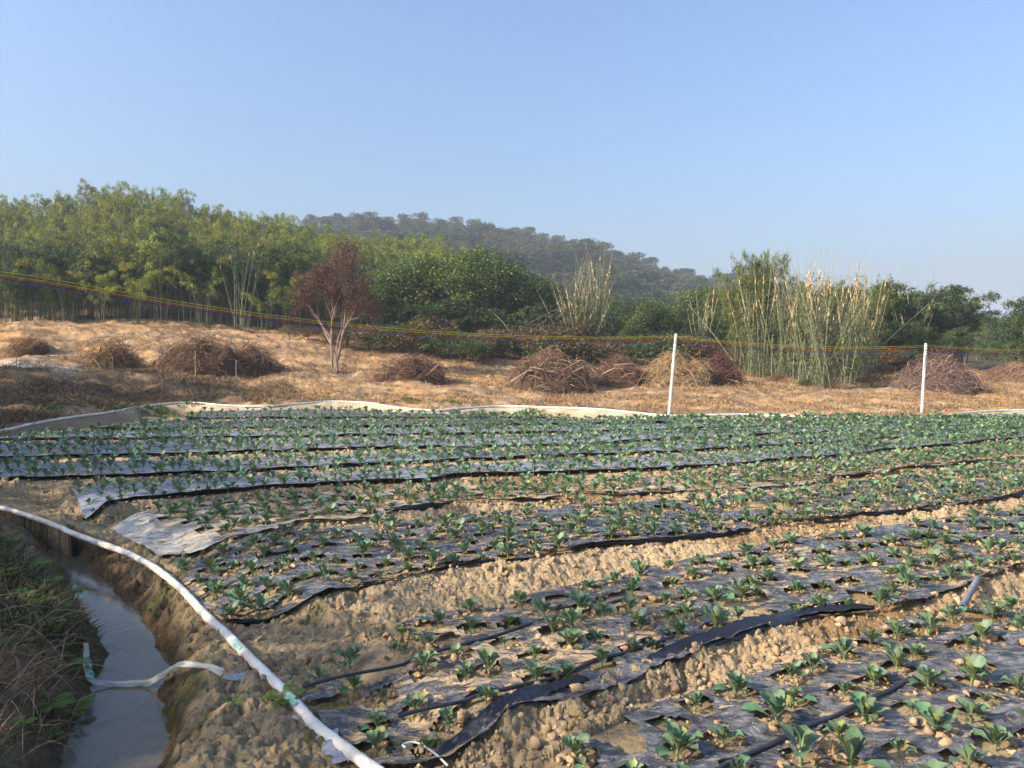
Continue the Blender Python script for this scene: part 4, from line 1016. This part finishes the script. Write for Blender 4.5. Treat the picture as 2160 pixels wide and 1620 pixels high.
USED = set()
def place(protos_, px_, Y, hpx_top=None, H=None, sc=None, label=None, group=None, rz=None, dz=0, X=None, wx=1.0):
    """protos_: list of (root, height). Height from the pixel row of its top, or a scale"""
    root, PH = protos_[random.randrange(len(protos_))]
    X = colx(px_, Y) if X is None else X; zb = g1(X, Y, False) + dz
    if hpx_top is not None: s_ = max(.2, (at_depth(px_, hpx_top, Y)[2] - zb) / PH)
    else: s_ = sc if sc else H / PH
    rz = random.uniform(0, 6.28) if rz is None else rz
    if root.name not in USED:
        USED.add(root.name); root.location = (X, Y, zb); root.rotation_euler = (0, 0, rz); root.scale = (s_ * wx, s_ * wx, s_)
        if label: root['label'] = label
        if group: root['group'] = group
        return root
    return copy_thing(root, (X, Y, zb), rz, (s_ * wx, s_ * wx, s_), label, group)

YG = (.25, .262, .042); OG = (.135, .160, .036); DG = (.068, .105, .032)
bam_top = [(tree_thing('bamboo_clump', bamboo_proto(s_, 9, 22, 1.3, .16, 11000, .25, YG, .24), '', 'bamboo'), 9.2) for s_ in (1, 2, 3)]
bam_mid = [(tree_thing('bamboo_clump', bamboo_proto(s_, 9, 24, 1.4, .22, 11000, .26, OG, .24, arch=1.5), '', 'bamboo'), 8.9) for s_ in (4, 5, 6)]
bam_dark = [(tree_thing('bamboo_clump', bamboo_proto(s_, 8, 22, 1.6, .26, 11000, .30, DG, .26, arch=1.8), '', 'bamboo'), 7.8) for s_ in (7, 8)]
bam_hi = [(tree_thing('bamboo_clump', bamboo_proto(9, 9, 8, .7, .2, 4500, .50, (.26, .30, .055), .24, arch=2.0), '', 'bamboo'), 8.6)]
bushy = [(tree_thing('bushy_tree', broad_proto(s_, 6, 2.6, 9000, (.095, .140, .036), .19, base=.05), '', 'tree'), 5.7) for s_ in (21, 22, 23)]
pines = [(tree_thing('pine_tree', pine_proto(s_), '', 'pine tree'), 10.2) for s_ in (31, 32, 33, 34)]
shrub_b = [(tree_thing('dry_shrub', broad_proto(s_, 1.4, 1.1, 2200, (.17, .115, .055), .09, base=.0), '', 'shrub'), 1.35) for s_ in (41, 42)]
shrub_r = [(tree_thing('dry_shrub', broad_proto(43, 1.4, 1.2, 2200, (.115, .08, .045), .09, base=.0), '', 'shrub'), 1.35)]
shrub_g = [(tree_thing('green_shrub', broad_proto(s_, 1.5, 1.2, 2400, (.075, .105, .03), .10, base=.0), '', 'shrub'), 1.45) for s_ in (44, 45)]

# skyline of the left bamboo hill (photo column -> row of the tops)
SKX = [-500, 0, 60, 130, 190, 230, 290, 340, 400, 470, 560, 620, 700, 780, 860, 930, 1000, 1070, 1110, 1160]
SKY = [400, 388, 392, 400, 385, 362, 368, 378, 402, 420, 428, 434, 468, 490, 468, 485, 512, 545, 600, 640]
GB1 = 'bamboo clumps on the left hill'
random.seed(5)
def sky_at(px_): return float(np.interp(px_, SKX, SKY))
# rows of clumps going up the hill
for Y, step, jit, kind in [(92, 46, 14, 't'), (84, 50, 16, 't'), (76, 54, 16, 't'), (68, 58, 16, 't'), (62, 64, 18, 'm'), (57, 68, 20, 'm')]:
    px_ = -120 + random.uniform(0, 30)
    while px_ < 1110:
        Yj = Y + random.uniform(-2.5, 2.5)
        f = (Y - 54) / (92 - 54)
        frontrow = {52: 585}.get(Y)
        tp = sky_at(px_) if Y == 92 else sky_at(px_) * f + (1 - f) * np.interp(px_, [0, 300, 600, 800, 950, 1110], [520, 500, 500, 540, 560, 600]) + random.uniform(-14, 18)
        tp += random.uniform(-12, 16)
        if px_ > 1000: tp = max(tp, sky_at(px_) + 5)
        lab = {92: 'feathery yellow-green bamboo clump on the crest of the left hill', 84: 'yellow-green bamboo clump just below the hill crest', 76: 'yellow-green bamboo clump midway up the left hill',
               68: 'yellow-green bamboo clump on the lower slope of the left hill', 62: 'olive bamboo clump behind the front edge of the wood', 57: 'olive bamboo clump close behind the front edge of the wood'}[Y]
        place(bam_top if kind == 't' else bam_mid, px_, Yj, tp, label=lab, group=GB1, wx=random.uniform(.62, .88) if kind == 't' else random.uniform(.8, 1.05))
        px_ += step * random.uniform(.75, 1.25) * (.66 if kind == 't' else .85)
# front edge: arching clumps, lower and darker
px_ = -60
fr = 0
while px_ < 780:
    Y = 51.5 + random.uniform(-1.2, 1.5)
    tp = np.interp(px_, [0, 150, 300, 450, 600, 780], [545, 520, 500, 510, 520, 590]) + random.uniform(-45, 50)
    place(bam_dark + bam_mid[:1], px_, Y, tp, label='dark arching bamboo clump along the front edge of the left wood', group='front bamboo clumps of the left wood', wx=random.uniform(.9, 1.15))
    px_ += 50 * random.uniform(.8, 1.25)
for px_, tp, Y in [(25, 530, 50), (150, 500, 50.3), (210, 560, 49.6), (285, 545, 49.8), (430, 520, 50), (560, 590, 49.8), (600, 560, 50.4), (340, 480, 51)]:
    place(bam_hi, px_, Y, tp, label='bright yellow-green bamboo plume hanging at the front of the left wood', group='bright bamboo plumes', wx=random.uniform(.8, 1.1))
# middle rounded crowns
for px_, tp, Y in [(810, 590, 50), (850, 570, 51), (770, 640, 49), (905, 545, 53), (960, 560, 52), (1000, 530, 55), (1045, 560, 53), (1080, 580, 54), (880, 610, 49), (985, 620, 50.5), (1040, 640, 50), (1090, 620, 51), (1130, 590, 56), (1160, 615, 55), (930, 650, 49), (730, 560, 53), (660, 560, 53)]:
    place(bushy + bam_dark, px_, Y, tp, label='dense rounded green clump in the middle of the wood', group='rounded green clumps of the middle wood', wx=random.uniform(1.1, 1.4))
# right wood
for px_, tp, Y in [(1180, 650, 54), (1215, 640, 56), (1300, 640, 54), (1335, 628, 57), (1370, 640, 54), (1410, 625, 57), (1440, 640, 54), (1480, 618, 58), (1510, 640, 53), (1540, 618, 55), (1390, 680, 51), (1330, 690, 51), (1460, 685, 51), (1260, 690, 53), (1550, 670, 50), (1600, 640, 52), (1650, 615, 54), (1700, 610, 54), (1760, 600, 55)]:
    place(bam_dark + bushy[:1], px_, Y, tp, label='green bushy clump in the low wood right of centre', group='green clumps of the right wood', wx=random.uniform(1.1, 1.4))
for px_, tp, Y in [(1790, 575, 52), (1830, 580, 50), (1870, 572, 52), (1910, 580, 50), (1945, 568, 52), (1982, 588, 50), (2002, 622, 50), (1900, 660, 47), (1960, 670, 47), (1840, 670, 47), (2005, 690, 48), (1780, 690, 47)]:
    place(bam_dark + bam_mid[:1], px_, Y, tp, label='olive-green bamboo clump of the right-hand grove', group='bamboo clumps of the right grove', wx=random.uniform(1.0, 1.25))
for px_, tp, Y in [(2172, 612, 42), (2215, 600, 43), (2150, 680, 44), (2250, 590, 43)]:
    place(bam_dark, px_, Y, tp, label='dark green clump cut by the right edge of the picture', group='dark clumps at the right edge', wx=1.0)
# hazy trees in the gap at the right
for px_, tp, Y in [(2050, 675, 95), (2075, 668, 100), (2100, 680, 90), (2130, 672, 100), (2060, 715, 75), (2100, 722, 72), (2140, 718, 74), (2170, 690, 85), (2030, 730, 66), (2080, 745, 62), (2130, 748, 62), (2165, 745, 62)]:
    place(bushy, px_, Y, tp, label='pale grey-green tree in the hazy gap at the far right', group='hazy trees in the right gap', wx=1.3)
# tall leafy bamboo spires in the big clump
for px_, tp, Y, w in [(1562, 528, 44, .5), (1594, 492, 43, .40), (1620, 512, 43.5, .40), (1840, 552, 42, .35), (1580, 600, 46, .7), (1640, 640, 47, .7), (1700, 640, 47, .7), (1760, 620, 47, .7), (1800, 610, 46, .7), (1725, 560, 46, .5)]:
    place(bam_mid, px_, Y, tp, label='upright leafy bamboo rising among the bare sheathed culms', group='leafy bamboos in the tall clump', wx=w)
# pines on the far hill
RX = [680, 720, 780, 850, 910, 950, 1000, 1050, 1100, 1150, 1200, 1250, 1300, 1350, 1400, 1450, 1540, 1620, 1700, 1800, 2000, 2200]
RY = [455, 452, 460, 455, 470, 466, 476, 486, 482, 488, 500, 515, 535, 560, 566, 572, 578, 590, 600, 625, 655, 672]
n_p = 0
def pine_at(px_, Y, tp, lab, s_=None):
    place(pines, px_, Y, tp, label=lab, group='trees on the far hill', wx=s_ or random.uniform(1.0, 1.35))
px_ = 660
while px_ < 1500:
    pine_at(px_, 280 + random.uniform(-5, 5), float(np.interp(px_, RX, RY)) + random.uniform(-4, 9), 'dark pine standing on the skyline of the far hill'); px_ += random.uniform(16, 34)
random.seed(77)
for Y in (268, 255, 240, 225, 208, 190, 172):
    px_ = 640 + random.uniform(0, 20)
    while px_ < 1620:
        X = colx(px_, Y); zb = g1(X, Y, False); base_row = HOR - (zb - HC) / Y * FPX
        if True:
            place(pines, px_, Y + random.uniform(-4, 4), None, H=random.uniform(6.5, 9.5), label='grey-green tree on the wooded slope of the far hill', group='trees on the far hill slope', wx=random.uniform(1.3, 1.7))
        px_ += random.uniform(26, 42)
random.seed(78)
px_ = 1490
while px_ < 2240:
    for Y in (275, 215, 150):
        tp = float(np.interp(px_, RX, RY)) + (275 - Y) * .10 + random.uniform(-4, 6)
        place(bam_mid, px_ + random.uniform(-12, 12), Y, tp, label='tiny spiky bamboo on the low far ridge', group='bamboos on the low far ridge', wx=random.uniform(1.6, 2.3) )
    px_ += 34
random.seed(79)
for px_ in range(1130, 1560, 36):
    for Y in (130, 105, 80):
        place(bam_dark, px_ + random.uniform(-12, 12), Y, 640 - (Y - 80) * .45 + random.uniform(-8, 12) - (1560 - px_) * .03, label='mid-distance bamboo between the right wood and the far hill', group='mid-distance bamboos', wx=1.5)

# shrubs along the wood edge
random.seed(90)
for px_, tp, Y, kd in [(610, 688, 47, 'b'), (650, 690, 47, 'r'), (780, 690, 47, 'b'), (840, 688, 47, 'g'), (875, 700, 46.5, 'b'), (905, 672, 47.5, 'b'), (940, 700, 46.5, 'g'), (975, 712, 45, 'g'), (1005, 722, 44, 'g'), (1030, 700, 47, 'b'), (1060, 705, 47, 'g'),
                       (1095, 690, 48, 'r'), (1120, 695, 48, 'r'), (1145, 700, 47, 'b'), (1170, 712, 46, 'g'), (1200, 715, 46, 'b'), (1300, 715, 47, 'b'), (1340, 712, 47, 'g'), (1375, 718, 46, 'g'), (1410, 715, 46, 'g'), (1445, 712, 46, 'b'), (1480, 715, 47, 'g'), (1520, 718, 46, 'r'), (1190, 668, 49, 'r'),
                       (1860, 735, 45, 'b'), (1905, 740, 46, 'g'), (540, 690, 49, 'b'), (500, 686, 49, 'b'), (700, 700, 46, 'b'), (735, 695, 47, 'r'), (1640, 790, 38, 'b'), (1780, 770, 39, 'b'), (1840, 790, 37, 'b'), (1860, 770, 40, 'b'), (1700, 800, 36.5, 'g'), (1760, 805, 35.5, 'b')]:
    nm = {'b': ('brown dry shrub at the foot of the wood', 'brown dry shrubs'), 'r': ('reddish dry shrub at the foot of the wood', 'reddish dry shrubs'), 'g': ('green low shrub at the foot of the wood', 'green low shrubs')}[kd]
    if Y < 41: nm = ('brown dry shrub among the bare bamboo culms', 'dry shrubs among the culms')
    place({'b': shrub_b, 'r': shrub_r, 'g': shrub_g}[kd], px_, Y, tp, label=nm[0], group=nm[1], wx=random.uniform(1.2, 1.9))

# ---- bare culm clumps with papery sheaths
def sheath_clump(px_, Y, top, n, spreadpx, label, seed, lean=.16, nleaf=1200, sh0=.55, base=.6):
    rs = np.random.default_rng(seed); X = colx(px_, Y); zb = g1(X, Y, False); H = at_depth(px_, top, Y)[2] - zb
    root = empty('tall_bamboo', (X, Y, zb)); tag(root, label, 'bamboo', 'tall bare bamboos with papery sheaths')
    g = Geo(); sh = Geo(); sp = 1.2 * spreadpx / FPX * Y; lp_, ld, ls, lc = [], [], [], []
    for q_ in range(n):
        bx = rs.normal(0, base * .5); by = rs.normal(0, base * .5); h = H * rs.uniform(.66, 1.12); az = math.atan2(by, bx) + rs.normal(0, .5)
        off = rs.uniform(-1, 1) * sp
        t = np.linspace(0, 1, 10); P = np.stack([bx + off * t ** 1.25, by + rs.normal(0, .5) * t, h * t], -1)
        grn = np.array([.17, .195, .115]) * rs.uniform(.55, 1.3)
        V, F = tube(P, np.interp(t, [0, .5, .75, 1], [.023, .020, .011, .002]), 5)
        tv = np.repeat(t, 5); tan = np.array([.52, .40, .22])
        C = grn[None] * np.ones((len(tv), 1)); w = ss(sh0, sh0 + .12, tv) * rs.uniform(.1, .8); C = C * (1 - w[:, None]) + tan * w[:, None]
        g.add(V, F, C)
        ns = int((1 - sh0) * 14 * rs.uniform(.1, 1.2) * (rs.random() < .75))
        for s_ in range(ns):
            u = rs.uniform(min(sh0 - .08, .78), .82); c0 = np.array([np.interp(u, t, P[:, k]) for k in range(3)]); L = rs.uniform(.10, .34); w_ = rs.uniform(.016, .036)
            a2 = rs.uniform(0, 6.28); o = np.array([cos(a2), sin(a2), 0]) * w_
            V, F = tube(np.array([c0, c0 + o * .3 + np.array([0, 0, L * .5]), c0 + o * 1.5 + np.array([0, 0, L])]), [w_, w_ * .85, .006], 5)
            sh.add(V, F, np.array([.54, .41, .24]) * rs.uniform(.75, 1.25) * np.array([1, rs.uniform(.85, 1.03), rs.uniform(.7, 1.1)]))
        m = nleaf // n; u = rs.uniform(.05, .78, m); c0 = np.stack([np.interp(u, t, P[:, k]) for k in range(3)], -1) + rs.normal(0, .22, (m, 3))
        lp_.append(c0); ld.append(unit(rs.normal(0, .6, (m, 3)) + [0, 0, -.4])); ls.append(unit(rs.normal(0, 1, (m, 3)))); lc.append(np.repeat(np.array([.12, .135, .06]) * rs.uniform(.7, 1.4, (m, 1)), 4, 0))
    part(root, 'culms', g.mesh('culms', M_bark)); tag(part(root, 'sheaths', sh.mesh('sheaths', M_bark)), kind='stuff')
    V, F = leaf_quads(np.vstack(lp_), np.vstack(ld), np.vstack(ls), .20, .022, .2); lf = Geo(); lf.add(V, F, np.vstack(lc)); part(root, 'foliage', lf.mesh('foliage', M_leaf))
sheath_clump(1242, 48, 528, 42, 58, 'tall fan of bare bamboo culms standing alone in the centre', 1, nleaf=5200, sh0=.55, base=1.3)
sheath_clump(1600, 42, 560, 20, 50, 'leftmost bare bamboo fan of the big right clump', 2, nleaf=2400, sh0=.62)
sheath_clump(1655, 41, 535, 22, 55, 'bare bamboo fan with cream sheaths, second in the big clump', 3, nleaf=2400, sh0=.55)
sheath_clump(1700, 38.5, 545, 22, 60, 'bare bamboo fan with orange sheaths in the middle of the big clump', 4, nleaf=2400, sh0=.55)
sheath_clump(1745, 36, 530, 24, 80, 'tallest bare bamboo fan nearest the field in the big clump', 5, nleaf=2600, sh0=.58)
sheath_clump(1790, 38, 545, 20, 60, 'bare bamboo fan at the right side of the big clump', 6, nleaf=2200, sh0=.6)
sheath_clump(1828, 40, 565, 16, 35, 'sparse bare bamboo fan at the right end of the big clump', 7, nleaf=1200, sh0=.6)
sheath_clump(1925, 48, 575, 16, 60, 'few bare culms rising out of the right grove', 8, nleaf=300, sh0=.5)
sheath_clump(1480, 50, 590, 12, 45, 'pale bare culms between far hill and the big clump', 9, nleaf=600, sh0=.5)
sheath_clump(510, 49.5, 500, 14, 35, 'withered pale bamboo fan at the front of the left wood', 10, nleaf=60, sh0=.9)
# single leaning culms
for a_, b_, Y0, Y1_, lb in [((1450,640),(1560,780),46,42,'long bamboo pole leaning left of the big clump'),((1790,800),(1960,640),38,44,'long bamboo pole leaning right out of the big clump'),((1090,700),(1180,650),47,49,'thin bare pole leaning in the middle wood'),((1040,660),(1080,705),48,47,'short bare pole leaning left in the middle wood')]:
    A = at_depth(*a_, Y0); B = at_depth(*b_, Y1_); V, F = tube([A, (A + B) / 2 + [0, 0, .12], B], [.012, .016, .018], 6)
    tag(link('bamboo_pole', mesh_np('bamboo_pole', V, F, M_bark, np.broadcast_to(np.array([.20, .21, .12]), V.shape))), lb, 'bamboo pole')

# ---- the reddish bare tree
def bare_tree(px_, Y, label, seed, top, colr=(.23, .17, .13)):
    rs = np.random.default_rng(seed); X = colx(px_, Y); zb = g1(X, Y, True) - .05; H = at_depth(px_, top, Y)[2] - zb
    root = empty('withered_tree', (X, Y, zb)); tag(root, label, 'tree')
    tr = Geo(); tw = Geo(); tips = []
    def grow(p, d, L, r, lev):
        n = 4; P = [p]
        for q_ in range(n):
            d = unit(d + rs.normal(0, .11, 3) + np.array([0, 0, .05])); P.append(P[-1] + d * L / n)
        P = np.array(P); rad = np.linspace(r, r * .66, n + 1); V, F = tube(P, rad, 6 if lev < 2 else 4)
        (tr if lev < 3 else tw).add(V, F, np.array(colr) * rs.uniform(.8, 1.25) if lev < 3 else np.array([.17, .09, .065]) * rs.uniform(.7, 1.3))
        if lev >= 5: tips.append(P[-1]); tips.append(P[2]); return
        for q_ in range(rs.integers(2, 4) + (lev >= 3)):
            a = unit(np.cross(d, rs.normal(size=3))); s_ = rs.uniform(.32, .75); grow(P[-1 - (q_ % 2)], unit(d * cos(s_) + a * sin(s_)), L * rs.uniform(.62, .85), r * .58, lev + 1)
    for q_, (dx, az, ln) in enumerate([(0, .0, .36), (.22, 2.2, .34), (-.15, 4.0, .33), (.10, 5.4, .28)]):
        grow(np.array([dx, rs.normal(0, .12), 0]), unit(np.array([cos(az) * .16, sin(az) * .12, 1])), H * ln, .12 - .018 * q_, 0)
    tips = np.array(tips); 
    n = 34000; I = rs.integers(0, len(tips), n); p_ = tips[I] + rs.normal(0, .20, (n, 3)); d_ = unit(rs.normal(0, 1, (n, 3)) + [0, 0, -.3]); s_ = unit(rs.normal(size=(n, 3)))
    V, F = leaf_quads(p_, d_, s_, rs.uniform(.07, .17, n), .022, .1); lf = Geo(); cl = np.array([.115, .066, .055]) * rs.uniform(.55, 1.35, (n, 1)) * np.stack([np.ones(n), rs.uniform(.85, 1.25, n), np.ones(n)], -1)
    lf.add(V, F, np.repeat(cl, 4, 0)); part(root, 'trunk', tr.mesh('trunk', M_bark)); part(root, 'twigs', tw.mesh('twigs', M_twig)); part(root, 'withered_leaves', lf.mesh('withered_leaves', M_twig))
    return root, tips
rt, tips = bare_tree(706, 38.5, 'reddish-brown withered tree with forked trunks on the dry slope', 12, 505)
tz = tips[:, 2].max(); Hn = at_depth(706, 505, 38.5)[2] - rt.location.z; k_ = Hn / tz; wk = (colx(800, 38.5) - colx(622, 38.5)) / (np.percentile(tips[:, 0], 98) - np.percentile(tips[:, 0], 2)); rt.scale = (wk, wk, k_)

# ------------------------------------------------------------ DRY GRASS, WEEDS
def blades(P, n_per, h, spread, cols, seed, lean=.5, w=.006):
    rs = np.random.default_rng(seed); N = len(P) * n_per; b = np.repeat(P, n_per, 0) + rs.normal(0, spread, (N, 2)); z = G(b[:, 0], b[:, 1], True)
    p = np.stack([b[:, 0], b[:, 1], z - .01], -1); d = unit(np.stack([rs.normal(0, lean, N), rs.normal(0, lean, N), np.ones(N)], -1)); s_ = unit(np.stack([rs.normal(0, 1, N), rs.normal(0, .4, N), np.zeros(N)], -1))
    V, F = leaf_quads(p, d, s_, rs.uniform(.4, 1.2, N) * h, w, .25); cols = np.array(cols); c_ = cols[rs.integers(0, len(cols), N)] * rs.uniform(.7, 1.25, (N, 1)); return V, F, np.repeat(c_, 4, 0)
rs = np.random.default_rng(3)
Y = 24 + 26 * rs.random(70000) ** .8; pxs = rs.uniform(-80, 2240, len(Y)); X = colx(pxs, Y); e = edge_side(X, Y); dens = fbm(X * .5, Y * .7, 4, 500)
ok = (e > .7) & (dens > .44 + .08 * (pxs < 650)); P = np.stack([X, Y], -1)[ok][:26000]
V, F, C = blades(P, 9, .20, .12, [(.42, .29, .145), (.35, .23, .115), (.26, .17, .09), (.19, .12, .07)], 4, .9, .010)
tag(link('dry_grass', mesh_np('dry_grass', V, F, M_twig, C)), 'straw-coloured dry grass on the land behind the field', 'dry grass', kind='stuff')
Y = rs.uniform(19, 36, 16000); pxs = rs.uniform(-80, 620, len(Y)); X = colx(pxs, Y); e = edge_side(X, Y); ok = (e > .5) & (e < 7.5) & (fbm(X * .8, Y * .8, 3, 510) > .42); P = np.stack([X, Y], -1)[ok][:3000]
V, F, C = blades(P, 10, .30, .18, [(.20, .135, .085), (.15, .10, .065), (.30, .21, .13), (.11, .10, .05)], 5, 1.2, .010)
tag(link('dry_weeds', mesh_np('dry_weeds', V, F, M_twig, C)), 'dark withered weeds covering the left terrace face', 'dry weeds', kind='stuff')
# green weeds on the ridge and in cracks
pts = []
for px_, py_, n_, sp in [(95,880,30,.5),(300,872,60,.8),(330,868,50,.6),(420,862,30,.4),(470,846,30,.4),(560,848,20,.3),(800,853,70,.7),(840,856,40,.3),(860,856,30,.3),(1118,870,20,.2),(950,856,16,.3),(1030,870,16,.3),(2080,858,60,.7),(1390,884,30,.5),(2060,884,24,.4)]:
    p_ = on_plane(px_, py_, .1); pts.append(np.array(p_[:2]) + rs.normal(0, 1, (n_, 2)) * [sp, .18])
V, F, C = blades(np.vstack(pts), 14, .16, .06, [(.06, .13, .025), (.09, .16, .03), (.12, .17, .04)], 6, .7, .014)
V2, F2, C2 = blades(np.vstack([around(BEDS[2][0], 130, .3) + [0, -.25], around(BEDS[1][0][8:], 60, .3) + [0, -.3]]), 5, .05, .03, [(.10, .16, .03), (.07, .13, .03), (.18, .2, .05)], 7, .8, .006)
tag(link('green_weeds', mesh_np('green_weeds', np.vstack([V, V2]), np.vstack([F, F2 + len(V)]), M_leaf, np.vstack([C, C2]))), 'small green weeds along the pale ridge and furrow sides', 'weeds', kind='stuff')

# ------------------------------------------------------------ LEFT BANK: undergrowth and ferns
Yb = rs.uniform(3.0, 11.5, 9000); lx = np.interp(Yb, SH_L[np.argsort(SH_L[:, 1]), 1], SH_L[np.argsort(SH_L[:, 1]), 0]); Xb = lx - np.abs(rs.normal(0, 1.0, len(Yb))) - .16
ok = (np.abs(Xb / Yb) < .85) & (Xb < lx - .16 - .5 * ss(6.2, 8, Yb)); P = np.stack([Xb, Yb], -1)[ok]
pp = P / np.linalg.norm(P, axis=1)[:, None]
V, F, C = blades(P[P[:, 1] > 5.2][:2600], 8, .17, .06, [(.045, .075, .022), (.06, .09, .025), (.035, .05, .018), (.08, .06, .035)], 8, 1.0, .009)
V2, F2, C2 = blades(P[rs.random(len(P)) < .35], 5, .28, .06, [(.17, .12, .075), (.12, .08, .05), (.22, .16, .10)], 9, 1.6, .0035)
tag(link('undergrowth', mesh_np('undergrowth', np.vstack([V, V2]), np.vstack([F, F2 + len(V)]), M_leaf, np.vstack([C, C2]))), 'dark tangled undergrowth and dry stalks on the left ditch bank', 'undergrowth', kind='stuff')
def fern_mesh(seed):
    rs = np.random.default_rng(seed); g = Geo()
    for q_ in range(rs.integers(6, 10)):
        az = rs.uniform(0, 6.28); L = rs.uniform(.12, .22); t = np.linspace(0, 1, 18); rad = L * np.sin(t * 1.5) * .9; h = L * (.55 * t - .42 * t ** 2.4)
        P = np.stack([cos(az) * rad, sin(az) * rad, h], -1); V, F = tube(P, .0018, 3); g.add(V, F, (.10, .12, .04))
        T = unit(np.gradient(P, axis=0)); A = unit(np.cross(T, [0, 0, 1.]))
        for sgn in (-1, 1):
            for tt in (0, .5):
                p_ = P[2:] - T[2:] * L / 18 * tt; d_ = unit(A[2:] * sgn + T[2:] * .35); w = L * .30 * np.sin(np.clip(1 - t[2:], 0, 1) ** .8 * 2.4).clip(.08, 1)
                V, F = leaf_quads(p_, d_, T[2:], w * .9, L * .017, .12); g.add(V, F, np.array([.12, .20, .035]) * rs.uniform(.75, 1.2))
    return g.mesh('fern', M_leaf)
fm = [fern_mesh(s_) for s_ in range(5)]
FERN = [(60,1170,'fern tuft highest on the left ditch bank'),(95,1190,'bright fern below the topmost fern on the left bank'),(55,1205,'fern at the left edge above the dark tangle'),(143,1180,'fern overhanging the narrow end of the ditch water'),(30,1240,'fern half hidden at the left frame edge'),
 (75,1245,'broad fern in the middle of the left bank'),(120,1240,'fern beside the ditch water halfway down'),(90,1285,'bright arching fern on the mid left bank'),(40,1325,'small fern below the middle of the left bank'),(125,1330,'fern near the bend of the ditch'),
 (155,1370,'fern just above the hanging plastic strip'),(35,1290,'drooping fern close to the left frame edge'),(45,1460,'flat fern low on the bank beside the mud'),(15,1560,'bright fern at the bottom left corner'),(72,1520,'tiny fern among dry stalks near the bottom left'),(92,1395,'small fern left of the hanging plastic strip'),
 (20,1120,'fern under the upper end of the near hose'),(5,1195,'fern cut by the left frame edge'),(110,1420,'fern sprig left of the plastic on the bank')]
random.seed(21)
for q_, (px_, py_, lb) in enumerate(FERN):
    p_ = on_plane(px_, py_, .18); z_ = g1(p_[0], p_[1]); o = link('fern', fm[q_ % 5]); o.location = (p_[0], p_[1], z_ + .03); o.rotation_euler = (0, 0, random.uniform(0, 6)); s_ = random.uniform(.75, 1.15) * (.5 if py_ > 1400 else .8 if py_ > 1300 else 1); o.scale = (s_,) * 3
    tag(o, lb, 'fern', 'ferns on the left ditch bank')
for px_, py_, s_, lb in [(1094,1275,.5,'single yellow-green fern in the moist furrow'),(600,1490,.8,'fern growing under the near white hose'),(492,1503,.4,'tiny green seedling on the bare strip by the ditch')]:
    p_ = on_plane(px_, py_, 0); o = link('fern', fm[1]); o.location = (p_[0], p_[1], g1(p_[0], p_[1]) + .01); o.scale = (s_,) * 3; tag(o, lb, 'fern')
# long dry stalks hanging over the bank in the lower left
g = Geo(); rs = np.random.default_rng(8)
for q_ in range(90):
    a_ = (rs.uniform(-60, 150), rs.uniform(1380, 1640)); Y0 = rs.uniform(4.2, 5.6); A = at_depth(a_[0], a_[1], Y0); A[2] = g1(A[0], A[1]) + rs.uniform(0, .1)
    d = unit(np.array([rs.uniform(-.3, 1), rs.normal(0, .7), rs.uniform(-.1, .7)])); L = rs.uniform(.2, .65); t = np.linspace(0, 1, 6)[:, None]
    P = A + d * t * L + np.array([0, 0, -.5 * L]) * t ** 2; V, F = tube(P, [.0028, .0026, .0024, .002, .0015, .001], 3); g.add(V, F, np.array([.27, .20, .13]) * rs.uniform(.6, 1.3))
tag(link('dry_stalks', g.mesh('dry_stalks', M_twig)), 'loose dry stalks tangled over the lower left bank', 'dry stalks', kind='stuff')

# ------------------------------------------------------------ tree row left of the picture: it throws the shade over ditch and left field
random.seed(33)
for q_ in range(13):
    t = q_ / 12; X = -5.8 - 18.2 * t + random.uniform(-.4, .4); Y = -7 + 36 * t + random.uniform(-.5, .5)
    place(bam_dark, 0, Y, None, H=random.uniform(5.2, 6.6), label='leafy bamboo in the row beyond the left ditch bank', group='bamboo row left of the ditch', X=X, wx=1.1)

# ------------------------------------------------------------ haze
V = np.array([(-700, -60, -12), (900, -60, -12), (900, 700, -12), (-700, 700, -12), (-700, -60, 90), (900, -60, 90), (900, 700, 90), (-700, 700, 90)], float)
HAZE = True
if HAZE:
    V[:, 0] = np.where(V[:, 0] < 0, -1700, 1700); V[:, 1] = np.where(V[:, 1] < 0, -1700, 1700)
    F = [[3, 2, 1, 0], [4, 5, 6, 7], [0, 1, 5, 4], [1, 2, 6, 5], [2, 3, 7, 6], [3, 0, 4, 7]]
    hm = bpy.data.materials.new('haze'); hm.use_nodes = True; N = hm.node_tree.nodes; N.remove(N['Principled BSDF'])
    pv = N.new('ShaderNodeVolumePrincipled'); pv.inputs['Color'].default_value = (.72, .82, 1, 1); pv.inputs['Density'].default_value = .00075; pv.inputs['Anisotropy'].default_value = 0
    hm.node_tree.links.new(pv.outputs[0], N['Material Output'].inputs['Volume'])
    tag(link('haze', mesh_np('haze', V, F, hm)), kind='stuff')

# ------------------------------------------------------------ labels that single each tree out by its place in its row
def number_group(key, words_):
    M = [o for o in S.objects if o.parent is None and o.get('label') == key and o.location.y > 15]
    M = [o for o in M if abs(o.location.x / o.location.y) < .70]
    M.sort(key=lambda o: o.location.x / o.location.y)
    if 1 < len(M) <= 60:
        for i, o in enumerate(M): o['label'] = key + ', ' + ordinal(i + 1) + ' from the left'
labs = {}
for o in list(S.objects):
    l = o.get('label')
    if l and o.parent is None: labs[l] = labs.get(l, 0) + 1
for l, n in labs.items():
    if n > 1 and 'wooded slope' not in l and 'tiny spiky' not in l and 'row beyond' not in l and len(l.split()) <= 12: number_group(l, 0)
